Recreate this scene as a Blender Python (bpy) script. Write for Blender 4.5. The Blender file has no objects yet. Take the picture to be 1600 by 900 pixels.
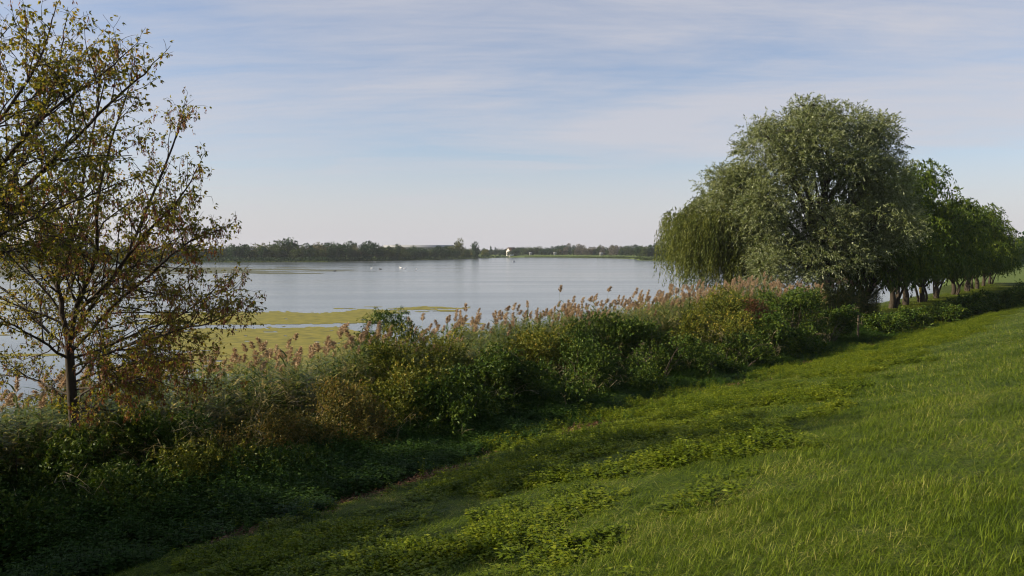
import bpy, math
import numpy as np
from math import sin, cos, radians, pi

# ------------------------------------------------------------------ camera, sky, sun, exposure
SC = bpy.context.scene
F, HOR, CAMZ = 1250.0, 392.0, 6.0
PITCH = math.atan((450 - HOR) / F)
cam = bpy.data.cameras.new('camera')
cam.lens = 36 * F / 1600
cam.sensor_width = 36
cam.clip_start = 0.1
cam.clip_end = 6000
camo = bpy.data.objects.new('camera', cam)
SC.collection.objects.link(camo)
camo.location = (0, 0, CAMZ)
camo.rotation_euler = (pi / 2 - PITCH, 0, 0)
SC.camera = camo
SC.view_settings.view_transform = 'Standard'
SC.view_settings.look = 'None'
SC.view_settings.exposure = 0.75
SC.view_settings.gamma = 1
SC.cycles.use_denoising = True
SC.cycles.filter_width = 1.1
SC.cycles.max_bounces = 6
SC.cycles.transparent_max_bounces = 8
SC.cycles.volume_bounces = 0

SUN_AZ = radians(-94)      # clockwise from +Y (view direction): sun stands to the left over the lake
SUN_EL = radians(27)
W = bpy.data.worlds.new('World')
SC.world = W
W.use_nodes = True
wt = W.node_tree
for n in list(wt.nodes):
    wt.nodes.remove(n)


def wn(t, **k):
    n = wt.nodes.new(t)
    for a, b in k.items():
        setattr(n, a, b)
    return n


def wmath(op, a, b=None, clamp=False):
    n = wn('ShaderNodeMath', operation=op, use_clamp=clamp)
    for i, v in enumerate((a, b)):
        if v is None:
            continue
        if isinstance(v, (int, float)):
            n.inputs[i].default_value = v
        else:
            wt.links.new(v, n.inputs[i])
    return n.outputs[0]


sky = wn('ShaderNodeTexSky', sky_type='NISHITA')
sky.sun_disc = False
sky.sun_elevation = SUN_EL
sky.sun_rotation = SUN_AZ
sky.altitude = 50
sky.air_density = 1.0
sky.dust_density = .6
sky.ozone_density = 4.0
tc = wn('ShaderNodeTexCoord')
sep = wn('ShaderNodeSeparateXYZ')
wt.links.new(tc.outputs['Generated'], sep.inputs[0])
zz = wmath('ADD', wmath('MAXIMUM', sep.outputs[2], 0.0), 0.10)
cx = wmath('DIVIDE', sep.outputs[0], zz)
cy = wmath('DIVIDE', sep.outputs[1], zz)
comb = wn('ShaderNodeCombineXYZ')
wt.links.new(cx, comb.inputs[0])
wt.links.new(cy, comb.inputs[1])


def cloud_noise(scale, rot, sx, sy, loc, detail=7, dist=0.5, rough=.55):
    m = wn('ShaderNodeMapping')
    m.inputs['Rotation'].default_value = (0, 0, rot)
    m.inputs['Scale'].default_value = (sx, sy, 1)
    m.inputs['Location'].default_value = loc
    wt.links.new(comb.outputs[0], m.inputs[0])
    n = wn('ShaderNodeTexNoise')
    n.inputs['Scale'].default_value = scale
    n.inputs['Detail'].default_value = detail
    n.inputs['Roughness'].default_value = rough
    n.inputs['Distortion'].default_value = dist
    wt.links.new(m.outputs[0], n.inputs['Vector'])
    return n.outputs[0]


n1 = cloud_noise(0.50, .30, .8, 1.2, (3.1, 1.7, 0), 7, 1.0, .58)          # broad veils
n2 = cloud_noise(1.9, .40, .55, 1.7, (1.2, 5.3, 0), 10, .9, .66)       # fibrous streaks
mix_ = wmath('ADD', wmath('MULTIPLY', n1, .72), wmath('MULTIPLY', n2, .28))
n3 = cloud_noise(3.4, .45, .35, 2.2, (7.2, 2.3, 0), 9, 1.4, .7)         # fine fibres
mix_ = wmath('ADD', wmath('MULTIPLY', mix_, .86), wmath('MULTIPLY', n3, .14))
mr = wn('ShaderNodeMapRange')
mr.inputs['From Min'].default_value = .39
mr.inputs['From Max'].default_value = .60
wt.links.new(mix_, mr.inputs[0])
# clouds thicken to a pale veil towards the horizon
hz = wn('ShaderNodeMapRange', interpolation_type='SMOOTHSTEP')
hz.inputs['From Min'].default_value = .19
hz.inputs['From Max'].default_value = -.01
hz.inputs['To Min'].default_value = 0
hz.inputs['To Max'].default_value = .90
wt.links.new(sep.outputs[2], hz.inputs[0])
thin = wmath('ADD', wmath('MULTIPLY', mr.outputs[0], .62), .20)
zf = wn('ShaderNodeMapRange')
zf.inputs['From Min'].default_value = .30
zf.inputs['From Max'].default_value = .75
zf.inputs['To Min'].default_value = 1
zf.inputs['To Max'].default_value = .35
wt.links.new(sep.outputs[2], zf.inputs[0])
thin = wmath('MULTIPLY', thin, zf.outputs[0])
mask = wmath('MAXIMUM', thin, hz.outputs[0], True)
ccol = wn('ShaderNodeRGB')
ccol.outputs[0].default_value = (6.8, 6.7, 7.2, 1)
mixc = wn('ShaderNodeMix', data_type='RGBA')
wt.links.new(mask, mixc.inputs['Factor'])
skyg = wn('ShaderNodeMix', data_type='RGBA', blend_type='MULTIPLY')
skyg.inputs['Factor'].default_value = 1
skyg.inputs['B'].default_value = (1.80, 1.58, 1.52, 1)
wt.links.new(sky.outputs[0], skyg.inputs['A'])
wt.links.new(skyg.outputs['Result'], mixc.inputs['A'])
wt.links.new(ccol.outputs[0], mixc.inputs['B'])
bg = wn('ShaderNodeBackground')
bg.inputs['Strength'].default_value = 0.055
wt.links.new(mixc.outputs['Result'], bg.inputs['Color'])
wo = wn('ShaderNodeOutputWorld')
wt.links.new(bg.outputs[0], wo.inputs[0])

sl = bpy.data.lights.new('sun', 'SUN')
sl.energy = 5.0
sl.angle = radians(0.6)
sl.color = (1, .85, .62)
so = bpy.data.objects.new('sun', sl)
SC.collection.objects.link(so)
sd = np.array([sin(SUN_AZ) * cos(SUN_EL), cos(SUN_AZ) * cos(SUN_EL), sin(SUN_EL)])
from mathutils import Vector
so.rotation_euler = Vector(sd).to_track_quat('Z', 'Y').to_euler()
so.location = (-30, 0, 40)

# ------------------------------------------------------------------ helpers
rng = np.random.default_rng(11)
DA = radians(41)                              # the dike runs 41 degrees right of the view
DV = np.array([sin(DA), cos(DA)])
NV = np.array([-cos(DA), sin(DA)])


def st(x, y):
    return NV[0] * x + NV[1] * y, DV[0] * x + DV[1] * y


def xy(s, t):
    return NV[0] * s + DV[0] * t, NV[1] * s + DV[1] * t


def at(px, py, Y):
    d = np.array([(px - 800) / F, cos(PITCH) + sin(PITCH) * (450 - py) / F, -sin(PITCH) + cos(PITCH) * (450 - py) / F])
    d = d * (Y / d[1])
    return d + np.array([0, 0, CAMZ])


def hsh(ix, iy, seed):
    v = np.sin(ix * 127.1 + iy * 311.7 + seed * 74.7) * 43758.5453
    return v - np.floor(v)


def vnoise(x, y, sc, seed=0):
    x = np.asarray(x, float) / sc
    y = np.asarray(y, float) / sc
    ix, iy = np.floor(x), np.floor(y)
    fx, fy = x - ix, y - iy
    fx = fx * fx * (3 - 2 * fx)
    fy = fy * fy * (3 - 2 * fy)
    a = hsh(ix, iy, seed) * (1 - fx) + hsh(ix + 1, iy, seed) * fx
    b = hsh(ix, iy + 1, seed) * (1 - fx) + hsh(ix + 1, iy + 1, seed) * fx
    return a * (1 - fy) + b * fy


def fbm(x, y, sc, seed=0, o=4):
    v, a, tot = 0, 1, 0
    for i in range(o):
        v = v + a * vnoise(x, y, sc / 2 ** i, seed + i * 7)
        tot += a
        a *= .5
    return v / tot


def smooth(a, b, v):
    q = np.clip((v - a) / (b - a), 0, 1)
    return q * q * (3 - 2 * q)


def shore_s(t):
    return np.interp(t, [-400, 0, 40, 56, 66, 80, 125, 200, 350, 600, 1500],
                     [22, 23.5, 25, 32, 32, 27.5, 29, 44, 80, 170, 900])


def soil_mask(x, y):
    """bare brown patches just where the grass meets the undergrowth"""
    s, t = st(x, y)
    c = np.interp(t, [0, 8, 12, 18, 30, 50], [12.6, 12.4, 12.3, 12.5, 12.9, 12.9])
    c = c + (vnoise(t, t * 0, 3.0, 23) - .5) * 1.0
    band = np.exp(-((s - c) / (.25 + .6 * vnoise(t, t * 0, 2.0, 29))) ** 2)
    return smooth(.30, .52, band * (.35 + 1.3 * fbm(x, y, 2.2, 9)) - .12) * smooth(.46, .56, fbm(x, y, 1.8, 19)) * (t < 60) * (t > -5)


def far_Y(u):
    return np.interp(u, [-4000, -300, 0, 350, 500, 600, 700, 770, 795, 800, 880, 960, 990, 1000, 1050, 1200, 4000],
                     [330, 370, 410, 429, 441, 484, 555, 690, 730, 735, 715, 640, 600, 510, 490, 470, 470])


def height(x, y):
    x = np.asarray(x, float)
    y = np.asarray(y, float)
    s, t = st(x, y)
    sh = shore_s(t)
    prof = np.interp(s, [-60, -22, -6, -3, -.6, 0, 1.5, 12.4, 14.0, 18],
                     [1, .9, 4.3, 4.55, 4.5, 4.4, 4.05, 1.18, .98, .85])
    near = np.interp(s - sh, [-10, -5, -1, 0, 1, 4, 12], [9, .75, .18, 0, -.15, -.6, -1.6])
    z = np.minimum(prof, near)
    z = np.where(s - sh < -9.9, prof, z)
    z = z + (fbm(x, y, 2.5, 3) - .5) * .16 * smooth(26, 20, s) + (vnoise(x, y, 14, 5) - .5) * .25 * smooth(24, 16, s)
    yy = np.maximum(y, 1)
    u = x / yy * F + 800
    d = y - far_Y(u)
    dike = u > 797
    far = np.where(dike, np.interp(d, [-30, 0, 6, 26, 60], [-1.5, 0, .35, 2.0, 1.6]),
                   np.interp(d, [-30, 0, 6, 40], [-1.5, 0, .5, .9]))
    far = np.where(y > 100, far, -1.6)
    far = far + np.where(d > 200, (d - 200) * .002, 0)
    return np.maximum(z, np.minimum(far, 6))


def new_obj(name, me, parent=None, mat=None):
    o = bpy.data.objects.new(name, me)
    SC.collection.objects.link(o)
    if parent is not None:
        o.parent = parent
    if mat is not None and me is not None and not me.materials:
        for m in (mat if isinstance(mat, (list, tuple)) else [mat]):
            me.materials.append(m)
    return o


def tag(o, label=None, cat=None, group=None, kind=None):
    if label: o['label'] = label
    if cat: o['category'] = cat
    if group: o['group'] = group
    if kind: o['kind'] = kind
    return o


def empty(name, loc, label, cat, group=None, rz=0, sc=1):
    o = bpy.data.objects.new(name, None)
    SC.collection.objects.link(o)
    o.location = loc
    o.rotation_euler = (0, 0, rz)
    o.scale = (sc, sc, sc)
    o.empty_display_size = .3
    return tag(o, label, cat, group)


def mesh_np(name, V, faces, tint=None, mi=None, smooth_=False):
    """V (n,3); faces: list of index arrays each (m,k)"""
    V = np.asarray(V, np.float32)
    if not isinstance(faces, list):
        faces = [faces]
    faces = [np.asarray(f, np.int32) for f in faces if len(f)]
    me = bpy.data.meshes.new(name)
    me.vertices.add(len(V))
    me.vertices.foreach_set('co', V.ravel())
    nl = sum(f.size for f in faces)
    nf = sum(len(f) for f in faces)
    me.loops.add(nl)
    me.loops.foreach_set('vertex_index', np.concatenate([f.ravel() for f in faces]))
    me.polygons.add(nf)
    tot = np.concatenate([np.full(len(f), f.shape[1], np.int32) for f in faces])
    start = np.concatenate([[0], np.cumsum(tot)[:-1]]).astype(np.int32)
    me.polygons.foreach_set('loop_start', start)
    me.polygons.foreach_set('loop_total', tot)
    if mi is not None:
        me.polygons.foreach_set('material_index', np.asarray(mi, np.int32))
    if smooth_:
        me.polygons.foreach_set('use_smooth', np.ones(nf, bool))
    me.update(calc_edges=True)
    if tint is not None:
        a = me.attributes.new('tint', 'FLOAT', 'FACE')
        a.data.foreach_set('value', np.asarray(tint, np.float32))
    return me


class Geo:
    """collects vertex / face arrays with a tint and a material index per face"""
    def __init__(self):
        self.V, self.F, self.T, self.M, self.n = [], [], [], [], 0

    def add(self, V, Fc, tint=0.5, mi=0):
        V = np.asarray(V, float).reshape(-1, 3)
        Fc = np.asarray(Fc, int)
        self.V.append(V)
        self.F.append(Fc + self.n)
        self.T.append(np.broadcast_to(tint, (len(Fc),)).astype(float))
        self.M.append(np.full(len(Fc), mi))
        self.n += len(V)

    def mesh(self, name, smooth_=False):
        return mesh_np(name, np.concatenate(self.V), self.F, np.concatenate(self.T), np.concatenate(self.M), smooth_)


def norm(v):
    return v / np.maximum(np.linalg.norm(v, axis=-1, keepdims=True), 1e-9)


def add_leaves(g, P, D, L, Wd, tint, mi=0, fold=.18, r=None, N=None):
    """rhombic folded leaf, 4 verts each"""
    r = r or rng
    n = len(P)
    if n == 0:
        return
    D = norm(D)
    if N is None:
        N = norm(r.normal(size=(n, 3)) + np.array([0, 0, .8]))
    S = norm(np.cross(D, N))
    N = np.cross(S, D)
    L = np.broadcast_to(L, (n,))[:, None]
    Wd = np.broadcast_to(Wd, (n,))[:, None]
    V = np.stack([P, P + D * L * .45 + S * Wd * .5 + N * Wd * fold, P + D * L - N * L * .08, P + D * L * .45 - S * Wd * .5 + N * Wd * fold], 1)
    g.add(V.reshape(-1, 3), np.arange(4 * n).reshape(n, 4), tint, mi)


def add_tube(g, pts, rad, k=6, tint=.5, mi=0, cap=False):
    pts = np.asarray(pts, float)
    n = len(pts)
    rad = np.broadcast_to(rad, (n,)).astype(float)
    T = norm(np.gradient(pts, axis=0))
    ref = np.array([.13, .31, .94]) if abs(T[:, 2]).mean() < .8 else np.array([.94, .31, .13])
    A = norm(np.cross(T, ref))
    B = np.cross(T, A)
    th = np.arange(k) * 2 * pi / k
    ring = pts[:, None] + rad[:, None, None] * (np.cos(th)[None, :, None] * A[:, None] + np.sin(th)[None, :, None] * B[:, None])
    i = np.arange(n - 1)[:, None] * k
    j = np.arange(k)[None]
    j2 = (j + 1) % k
    f = np.stack([i + j, i + j2, i + k + j2, i + k + j], -1).reshape(-1, 4)
    g.add(ring, f, tint, mi)
    if cap:
        g.add(ring[-1], np.arange(k)[None], tint, mi)
        g.add(ring[0], np.arange(k)[::-1][None], tint, mi)


def spline(pts, m):
    """Catmull-Rom through pts, m samples"""
    p = np.asarray(pts, float)
    n = len(p)
    q = np.vstack([2 * p[0] - p[1], p, 2 * p[-1] - p[-2]])
    u = np.linspace(0, n - 1 - 1e-6, m)
    i = u.astype(int)
    t = (u - i)[:, None]
    a, b, c, d = q[i], q[i + 1], q[i + 2], q[i + 3]
    return .5 * (2 * b + (c - a) * t + (2 * a - 5 * b + 4 * c - d) * t ** 2 + (-a + 3 * b - 3 * c + d) * t ** 3)


def box_geo(g, c, size, rz=0, tint=.5, mi=0):
    x, y, z = np.array(size) / 2
    v = np.array([[-x, -y, -z], [x, -y, -z], [x, y, -z], [-x, y, -z], [-x, -y, z], [x, -y, z], [x, y, z], [-x, y, z]])
    R = np.array([[cos(rz), -sin(rz), 0], [sin(rz), cos(rz), 0], [0, 0, 1]])
    v = v @ R.T + np.array(c)
    g.add(v, [[0, 3, 2, 1], [4, 5, 6, 7], [0, 1, 5, 4], [1, 2, 6, 5], [2, 3, 7, 6], [3, 0, 4, 7]], tint, mi)


# ------------------------------------------------------------------ materials
def mat_base(name):
    m = bpy.data.materials.new(name)
    m.use_nodes = True
    nt = m.node_tree
    nt.nodes.clear()
    return m, nt


def ramp(nt, cols, pos=None):
    r = nt.nodes.new('ShaderNodeValToRGB')
    e = r.color_ramp.elements
    n = len(cols)
    pos = pos or [i / (n - 1) for i in range(n)]
    e[0].position, e[0].color = pos[0], (*cols[0], 1)
    e[1].position, e[1].color = pos[-1], (*cols[-1], 1)
    for i in range(1, n - 1):
        x = e.new(pos[i])
        x.color = (*cols[i], 1)
    return r


def leaf_mat(name, cols, pos=None, trans=.35, rough=.55, spec=.18, inst=False, back=None, tcol=(1.15, 1.1, .6), nscale=.6, namt=.5):
    m, nt = mat_base(name)
    at_ = nt.nodes.new('ShaderNodeAttribute')
    at_.attribute_name = 'tint'
    geo = nt.nodes.new('ShaderNodeNewGeometry')
    nz = nt.nodes.new('ShaderNodeTexNoise')
    nz.inputs['Scale'].default_value = nscale
    nz.inputs['Detail'].default_value = 2
    nt.links.new(geo.outputs['Position'], nz.inputs['Vector'])
    a = nt.nodes.new('ShaderNodeMath')
    a.operation = 'MULTIPLY_ADD'
    a.inputs[1].default_value = namt * 2
    a.inputs[2].default_value = -namt
    nt.links.new(nz.outputs[0], a.inputs[0])
    b = nt.nodes.new('ShaderNodeMath')
    b.operation = 'ADD'
    nt.links.new(at_.outputs['Fac'], b.inputs[0])
    nt.links.new(a.outputs[0], b.inputs[1])
    val = b.outputs[0]
    if inst:
        oi = nt.nodes.new('ShaderNodeObjectInfo')
        c = nt.nodes.new('ShaderNodeMath')
        c.operation = 'MULTIPLY_ADD'
        c.inputs[1].default_value = .5
        c.inputs[2].default_value = -.25
        nt.links.new(oi.outputs['Random'], c.inputs[0])
        d = nt.nodes.new('ShaderNodeMath')
        d.operation = 'ADD'
        nt.links.new(val, d.inputs[0])
        nt.links.new(c.outputs[0], d.inputs[1])
        val = d.outputs[0]
    r = ramp(nt, cols, pos)
    nt.links.new(val, r.inputs[0])
    col = r.outputs[0]
    if back is not None:
        mx = nt.nodes.new('ShaderNodeMix')
        mx.data_type = 'RGBA'
        mx.inputs['B'].default_value = (*back, 1)
        nt.links.new(geo.outputs['Backfacing'], mx.inputs['Factor'])
        nt.links.new(col, mx.inputs['A'])
        col = mx.outputs['Result']
    p = nt.nodes.new('ShaderNodeBsdfPrincipled')
    p.inputs['Roughness'].default_value = rough
    p.inputs['Specular IOR Level'].default_value = spec
    nt.links.new(col, p.inputs['Base Color'])
    out = nt.nodes.new('ShaderNodeOutputMaterial')
    if trans > 0:
        t = nt.nodes.new('ShaderNodeBsdfTranslucent')
        mu = nt.nodes.new('ShaderNodeMix')
        mu.data_type = 'RGBA'
        mu.blend_type = 'MULTIPLY'
        mu.inputs['Factor'].default_value = 1
        mu.inputs['B'].default_value = (*tcol, 1)
        nt.links.new(col, mu.inputs['A'])
        nt.links.new(mu.outputs['Result'], t.inputs['Color'])
        ms = nt.nodes.new('ShaderNodeMixShader')
        ms.inputs[0].default_value = trans
        nt.links.new(p.outputs[0], ms.inputs[1])
        nt.links.new(t.outputs[0], ms.inputs[2])
        nt.links.new(ms.outputs[0], out.inputs[0])
    else:
        nt.links.new(p.outputs[0], out.inputs[0])
    return m


def noise_mat(name, cols, scale=4, rough=.85, bump=.3, detail=6, spec=.3, stretch=(1, 1, 1), coord='Object'):
    m, nt = mat_base(name)
    tcn = nt.nodes.new('ShaderNodeTexCoord')
    mp = nt.nodes.new('ShaderNodeMapping')
    mp.inputs['Scale'].default_value = stretch
    nt.links.new(tcn.outputs[coord], mp.inputs[0])
    nz = nt.nodes.new('ShaderNodeTexNoise')
    nz.inputs['Scale'].default_value = scale
    nz.inputs['Detail'].default_value = detail
    nt.links.new(mp.outputs[0], nz.inputs['Vector'])
    r = ramp(nt, cols, [.3 + .4 * i / (len(cols) - 1) for i in range(len(cols))])
    nt.links.new(nz.outputs[0], r.inputs[0])
    p = nt.nodes.new('ShaderNodeBsdfPrincipled')
    p.inputs['Roughness'].default_value = rough
    p.inputs['Specular IOR Level'].default_value = spec
    nt.links.new(r.outputs[0], p.inputs['Base Color'])
    if bump:
        b = nt.nodes.new('ShaderNodeBump')
        b.inputs['Strength'].default_value = bump
        b.inputs['Distance'].default_value = .02
        nt.links.new(nz.outputs[0], b.inputs['Height'])
        nt.links.new(b.outputs[0], p.inputs['Normal'])
    out = nt.nodes.new('ShaderNodeOutputMaterial')
    nt.links.new(p.outputs[0], out.inputs[0])
    return m


M = {}
M['bark'] = noise_mat('bark', [(.035, .026, .018), (.10, .078, .055)], 14, .9, .8, stretch=(1, 1, .25))
M['bark_dark'] = noise_mat('dark_bark', [(.022, .017, .012), (.06, .047, .032)], 16, .9, .8, stretch=(1, 1, .25))
M['maple'] = leaf_mat('maple_leaf', [(.075, .095, .014), (.17, .175, .024), (.29, .24, .04), (.30, .15, .035)], [.0, .4, .78, 1], trans=.5, nscale=.5, namt=.35)
M['samara'] = leaf_mat('seed_cluster', [(.11, .035, .020), (.20, .07, .038), (.28, .14, .07)], trans=.3)
M['silver'] = leaf_mat('silver_willow_leaf', [(.038, .064, .012), (.088, .120, .025), (.17, .19, .06)], trans=.32, back=(.26, .30, .17), nscale=.45, namt=.5, rough=.45, spec=.4)
M['weeping'] = leaf_mat('weeping_willow_leaf', [(.05, .075, .014), (.10, .125, .025), (.16, .17, .04)], trans=.35, nscale=.4, namt=.3)
M['row'] = leaf_mat('willow_leaf', [(.026, .054, .006), (.064, .108, .011), (.15, .185, .023)], trans=.35, nscale=.35, namt=.35)
M['bush_dark'] = leaf_mat('dark_bush_leaf', [(.016, .040, .005), (.046, .088, .009), (.14, .175, .020)], trans=.18, nscale=1.0, namt=.3)
M['bush_yellow'] = leaf_mat('yellowing_bush_leaf', [(.035, .058, .007), (.095, .12, .013), (.24, .225, .03), (.34, .25, .045)], [0, .45, .85, 1], trans=.22, nscale=.9, namt=.35)
M['bramble'] = leaf_mat('bramble_leaf', [(.045, .055, .014), (.085, .09, .022), (.20, .165, .04), (.27, .14, .04)], [0, .35, .7, 1], trans=.3, nscale=1.2, namt=.3)
M['bush_red'] = leaf_mat('reddening_bush_leaf', [(.06, .07, .02), (.18, .10, .05), (.25, .08, .05)], trans=.3, nscale=1.2, namt=.3)
M['reed'] = leaf_mat('reed_leaf', [(.030, .062, .010), (.085, .125, .020), (.20, .21, .045), (.38, .32, .13)], [0, .45, .85, 1], trans=.3, inst=True, nscale=.25, namt=.3, rough=.45)
M['plume'] = leaf_mat('reed_plume', [(.22, .15, .085), (.35, .26, .16), (.48, .38, .25)], trans=.35, inst=True, tcol=(1.1, .95, .85))
M['grass'] = leaf_mat('grass_blade', [(.032, .060, .004), (.098, .150, .010), (.190, .240, .024), (.32, .31, .09)], [0, .5, .93, 1], trans=.35, inst=True, nscale=.6, namt=.5, rough=.5, spec=.1)
M['herb'] = leaf_mat('herb_leaf', [(.050, .088, .006), (.135, .190, .011), (.24, .27, .018)], trans=.4, inst=True, nscale=.5, namt=.3)
M['nettle'] = leaf_mat('nettle_leaf', [(.016, .042, .005), (.034, .080, .009), (.07, .125, .014)], trans=.3, inst=True, nscale=.8, namt=.3)
M['strap'] = leaf_mat('pale_strap_leaf', [(.12, .17, .05), (.25, .30, .13), (.38, .40, .22)], trans=.3)


def ground_mat():
    m, nt = mat_base('ground_soil_and_turf')
    geo = nt.nodes.new('ShaderNodeNewGeometry')
    a = nt.nodes.new('ShaderNodeAttribute'); a.attribute_name = 'soil'
    b = nt.nodes.new('ShaderNodeAttribute'); b.attribute_name = 'lawn'
    nz = nt.nodes.new('ShaderNodeTexNoise'); nz.inputs['Scale'].default_value = 2.2; nz.inputs['Detail'].default_value = 8
    nt.links.new(geo.outputs['Position'], nz.inputs['Vector'])
    nf = nt.nodes.new('ShaderNodeTexNoise'); nf.inputs['Scale'].default_value = 30; nf.inputs['Detail'].default_value = 6
    nt.links.new(geo.outputs['Position'], nf.inputs['Vector'])
    turf = ramp(nt, [(.020, .026, .006), (.036, .050, .009), (.055, .06, .014)], [.3, .5, .75])
    nt.links.new(nz.outputs[0], turf.inputs[0])
    lawn = ramp(nt, [(.055, .095, .016), (.085, .125, .024), (.12, .14, .035)], [.3, .5, .75])
    nt.links.new(nz.outputs[0], lawn.inputs[0])
    soil = ramp(nt, [(.035, .018, .010), (.11, .055, .03), (.20, .12, .07)], [.3, .52, .75])
    nt.links.new(nf.outputs[0], soil.inputs[0])
    m1 = nt.nodes.new('ShaderNodeMix'); m1.data_type = 'RGBA'
    nt.links.new(b.outputs['Fac'], m1.inputs['Factor']); nt.links.new(turf.outputs[0], m1.inputs['A']); nt.links.new(lawn.outputs[0], m1.inputs['B'])
    m2 = nt.nodes.new('ShaderNodeMix'); m2.data_type = 'RGBA'
    nt.links.new(a.outputs['Fac'], m2.inputs['Factor']); nt.links.new(m1.outputs['Result'], m2.inputs['A']); nt.links.new(soil.outputs[0], m2.inputs['B'])
    p = nt.nodes.new('ShaderNodeBsdfPrincipled'); p.inputs['Roughness'].default_value = .95
    p.inputs['Specular IOR Level'].default_value = .15
    nt.links.new(m2.outputs['Result'], p.inputs['Base Color'])
    bp = nt.nodes.new('ShaderNodeBump'); bp.inputs['Strength'].default_value = .7; bp.inputs['Distance'].default_value = .05
    nt.links.new(nf.outputs[0], bp.inputs['Height']); nt.links.new(bp.outputs[0], p.inputs['Normal'])
    out = nt.nodes.new('ShaderNodeOutputMaterial'); nt.links.new(p.outputs[0], out.inputs[0])
    return m


def water_mat():
    m, nt = mat_base('lake_water')
    geo = nt.nodes.new('ShaderNodeNewGeometry')
    mp = nt.nodes.new('ShaderNodeMapping'); mp.inputs['Scale'].default_value = (.55, 1.5, 1); mp.inputs['Rotation'].default_value = (0, 0, .12)
    nt.links.new(geo.outputs['Position'], mp.inputs[0])
    n1 = nt.nodes.new('ShaderNodeTexNoise'); n1.inputs['Scale'].default_value = 2.2; n1.inputs['Detail'].default_value = 5; n1.inputs['Roughness'].default_value = .6
    nt.links.new(mp.outputs[0], n1.inputs['Vector'])
    mp2 = nt.nodes.new('ShaderNodeMapping'); mp2.inputs['Scale'].default_value = (.010, .05, 1); mp2.inputs['Rotation'].default_value = (0, 0, -.08)
    nt.links.new(geo.outputs['Position'], mp2.inputs[0])
    n2 = nt.nodes.new('ShaderNodeTexNoise'); n2.inputs['Scale'].default_value = 1.5; n2.inputs['Detail'].default_value = 5
    nt.links.new(mp2.outputs[0], n2.inputs['Vector'])
    st_ = nt.nodes.new('ShaderNodeMapRange'); st_.inputs['From Min'].default_value = .35; st_.inputs['From Max'].default_value = .62
    st_.inputs['To Min'].default_value = .7; st_.inputs['To Max'].default_value = 1.0
    nt.links.new(n2.outputs[0], st_.inputs[0])
    bp = nt.nodes.new('ShaderNodeBump'); bp.inputs['Distance'].default_value = .013
    nt.links.new(st_.outputs[0], bp.inputs['Strength'])
    nt.links.new(n1.outputs[0], bp.inputs['Height'])
    ro = nt.nodes.new('ShaderNodeMapRange'); ro.inputs['From Min'].default_value = .35; ro.inputs['From Max'].default_value = .65
    ro.inputs['To Min'].default_value = .10; ro.inputs['To Max'].default_value = .18
    nt.links.new(n2.outputs[0], ro.inputs[0])
    p = nt.nodes.new('ShaderNodeBsdfPrincipled')
    p.inputs['Base Color'].default_value = (.10, .115, .12, 1)
    p.inputs['IOR'].default_value = 1.33
    nt.links.new(ro.outputs[0], p.inputs['Roughness'])
    nt.links.new(bp.outputs[0], p.inputs['Normal'])
    out = nt.nodes.new('ShaderNodeOutputMaterial'); nt.links.new(p.outputs[0], out.inputs[0])
    return m


M['ground'] = ground_mat()
M['water'] = water_mat()
M['mat'] = noise_mat('floating_weed', [(.10, .095, .009), (.17, .155, .012), (.22, .19, .022)], 1.2, .7, .3, coord='Object')
M['mat_far'] = noise_mat('sparse_floating_weed', [(.06, .065, .03), (.10, .10, .04)], .3, .6, .2)
M['white'] = noise_mat('white_plaster', [(.72, .71, .68), (.82, .81, .78)], .5, .7, .05)
M['hall'] = noise_mat('grey_cladding', [(.20, .21, .20), (.28, .29, .28)], .5, .7, .05)
M['rooft'] = noise_mat('brown_roof', [(.10, .06, .045), (.16, .10, .07)], 2, .8, .1)
M['roofg'] = noise_mat('grey_roof', [(.22, .23, .24), (.30, .31, .32)], .4, .6, .05)
M['glass'] = noise_mat('dark_window', [(.03, .035, .04), (.05, .055, .06)], 2, .15, 0, spec=.6)
M['feather'] = noise_mat('white_feathers', [(.75, .74, .72), (.85, .85, .83)], 8, .7, .1)
M['feather_dark'] = noise_mat('dark_feathers', [(.02, .02, .02), (.05, .045, .04)], 8, .6, .1)
M['bill'] = noise_mat('orange_bill', [(.55, .20, .04), (.65, .25, .05)], 8, .5, 0)
M['boat'] = noise_mat('white_boat_paint', [(.6, .6, .6), (.72, .72, .72)], 3, .5, .05)
M['coat'] = noise_mat('dark_coat', [(.015, .018, .025), (.03, .035, .045)], 20, .9, .1)
M['skin'] = noise_mat('skin', [(.45, .28, .20), (.5, .32, .23)], 20, .6, 0)
M['wood'] = noise_mat('weathered_wood', [(.05, .04, .03), (.14, .11, .08)], 20, .9, .5, stretch=(1, 1, .1))
M['yellow'] = noise_mat('yellow_paint', [(.65, .48, .06), (.75, .55, .08)], 10, .6, .05)
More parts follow.
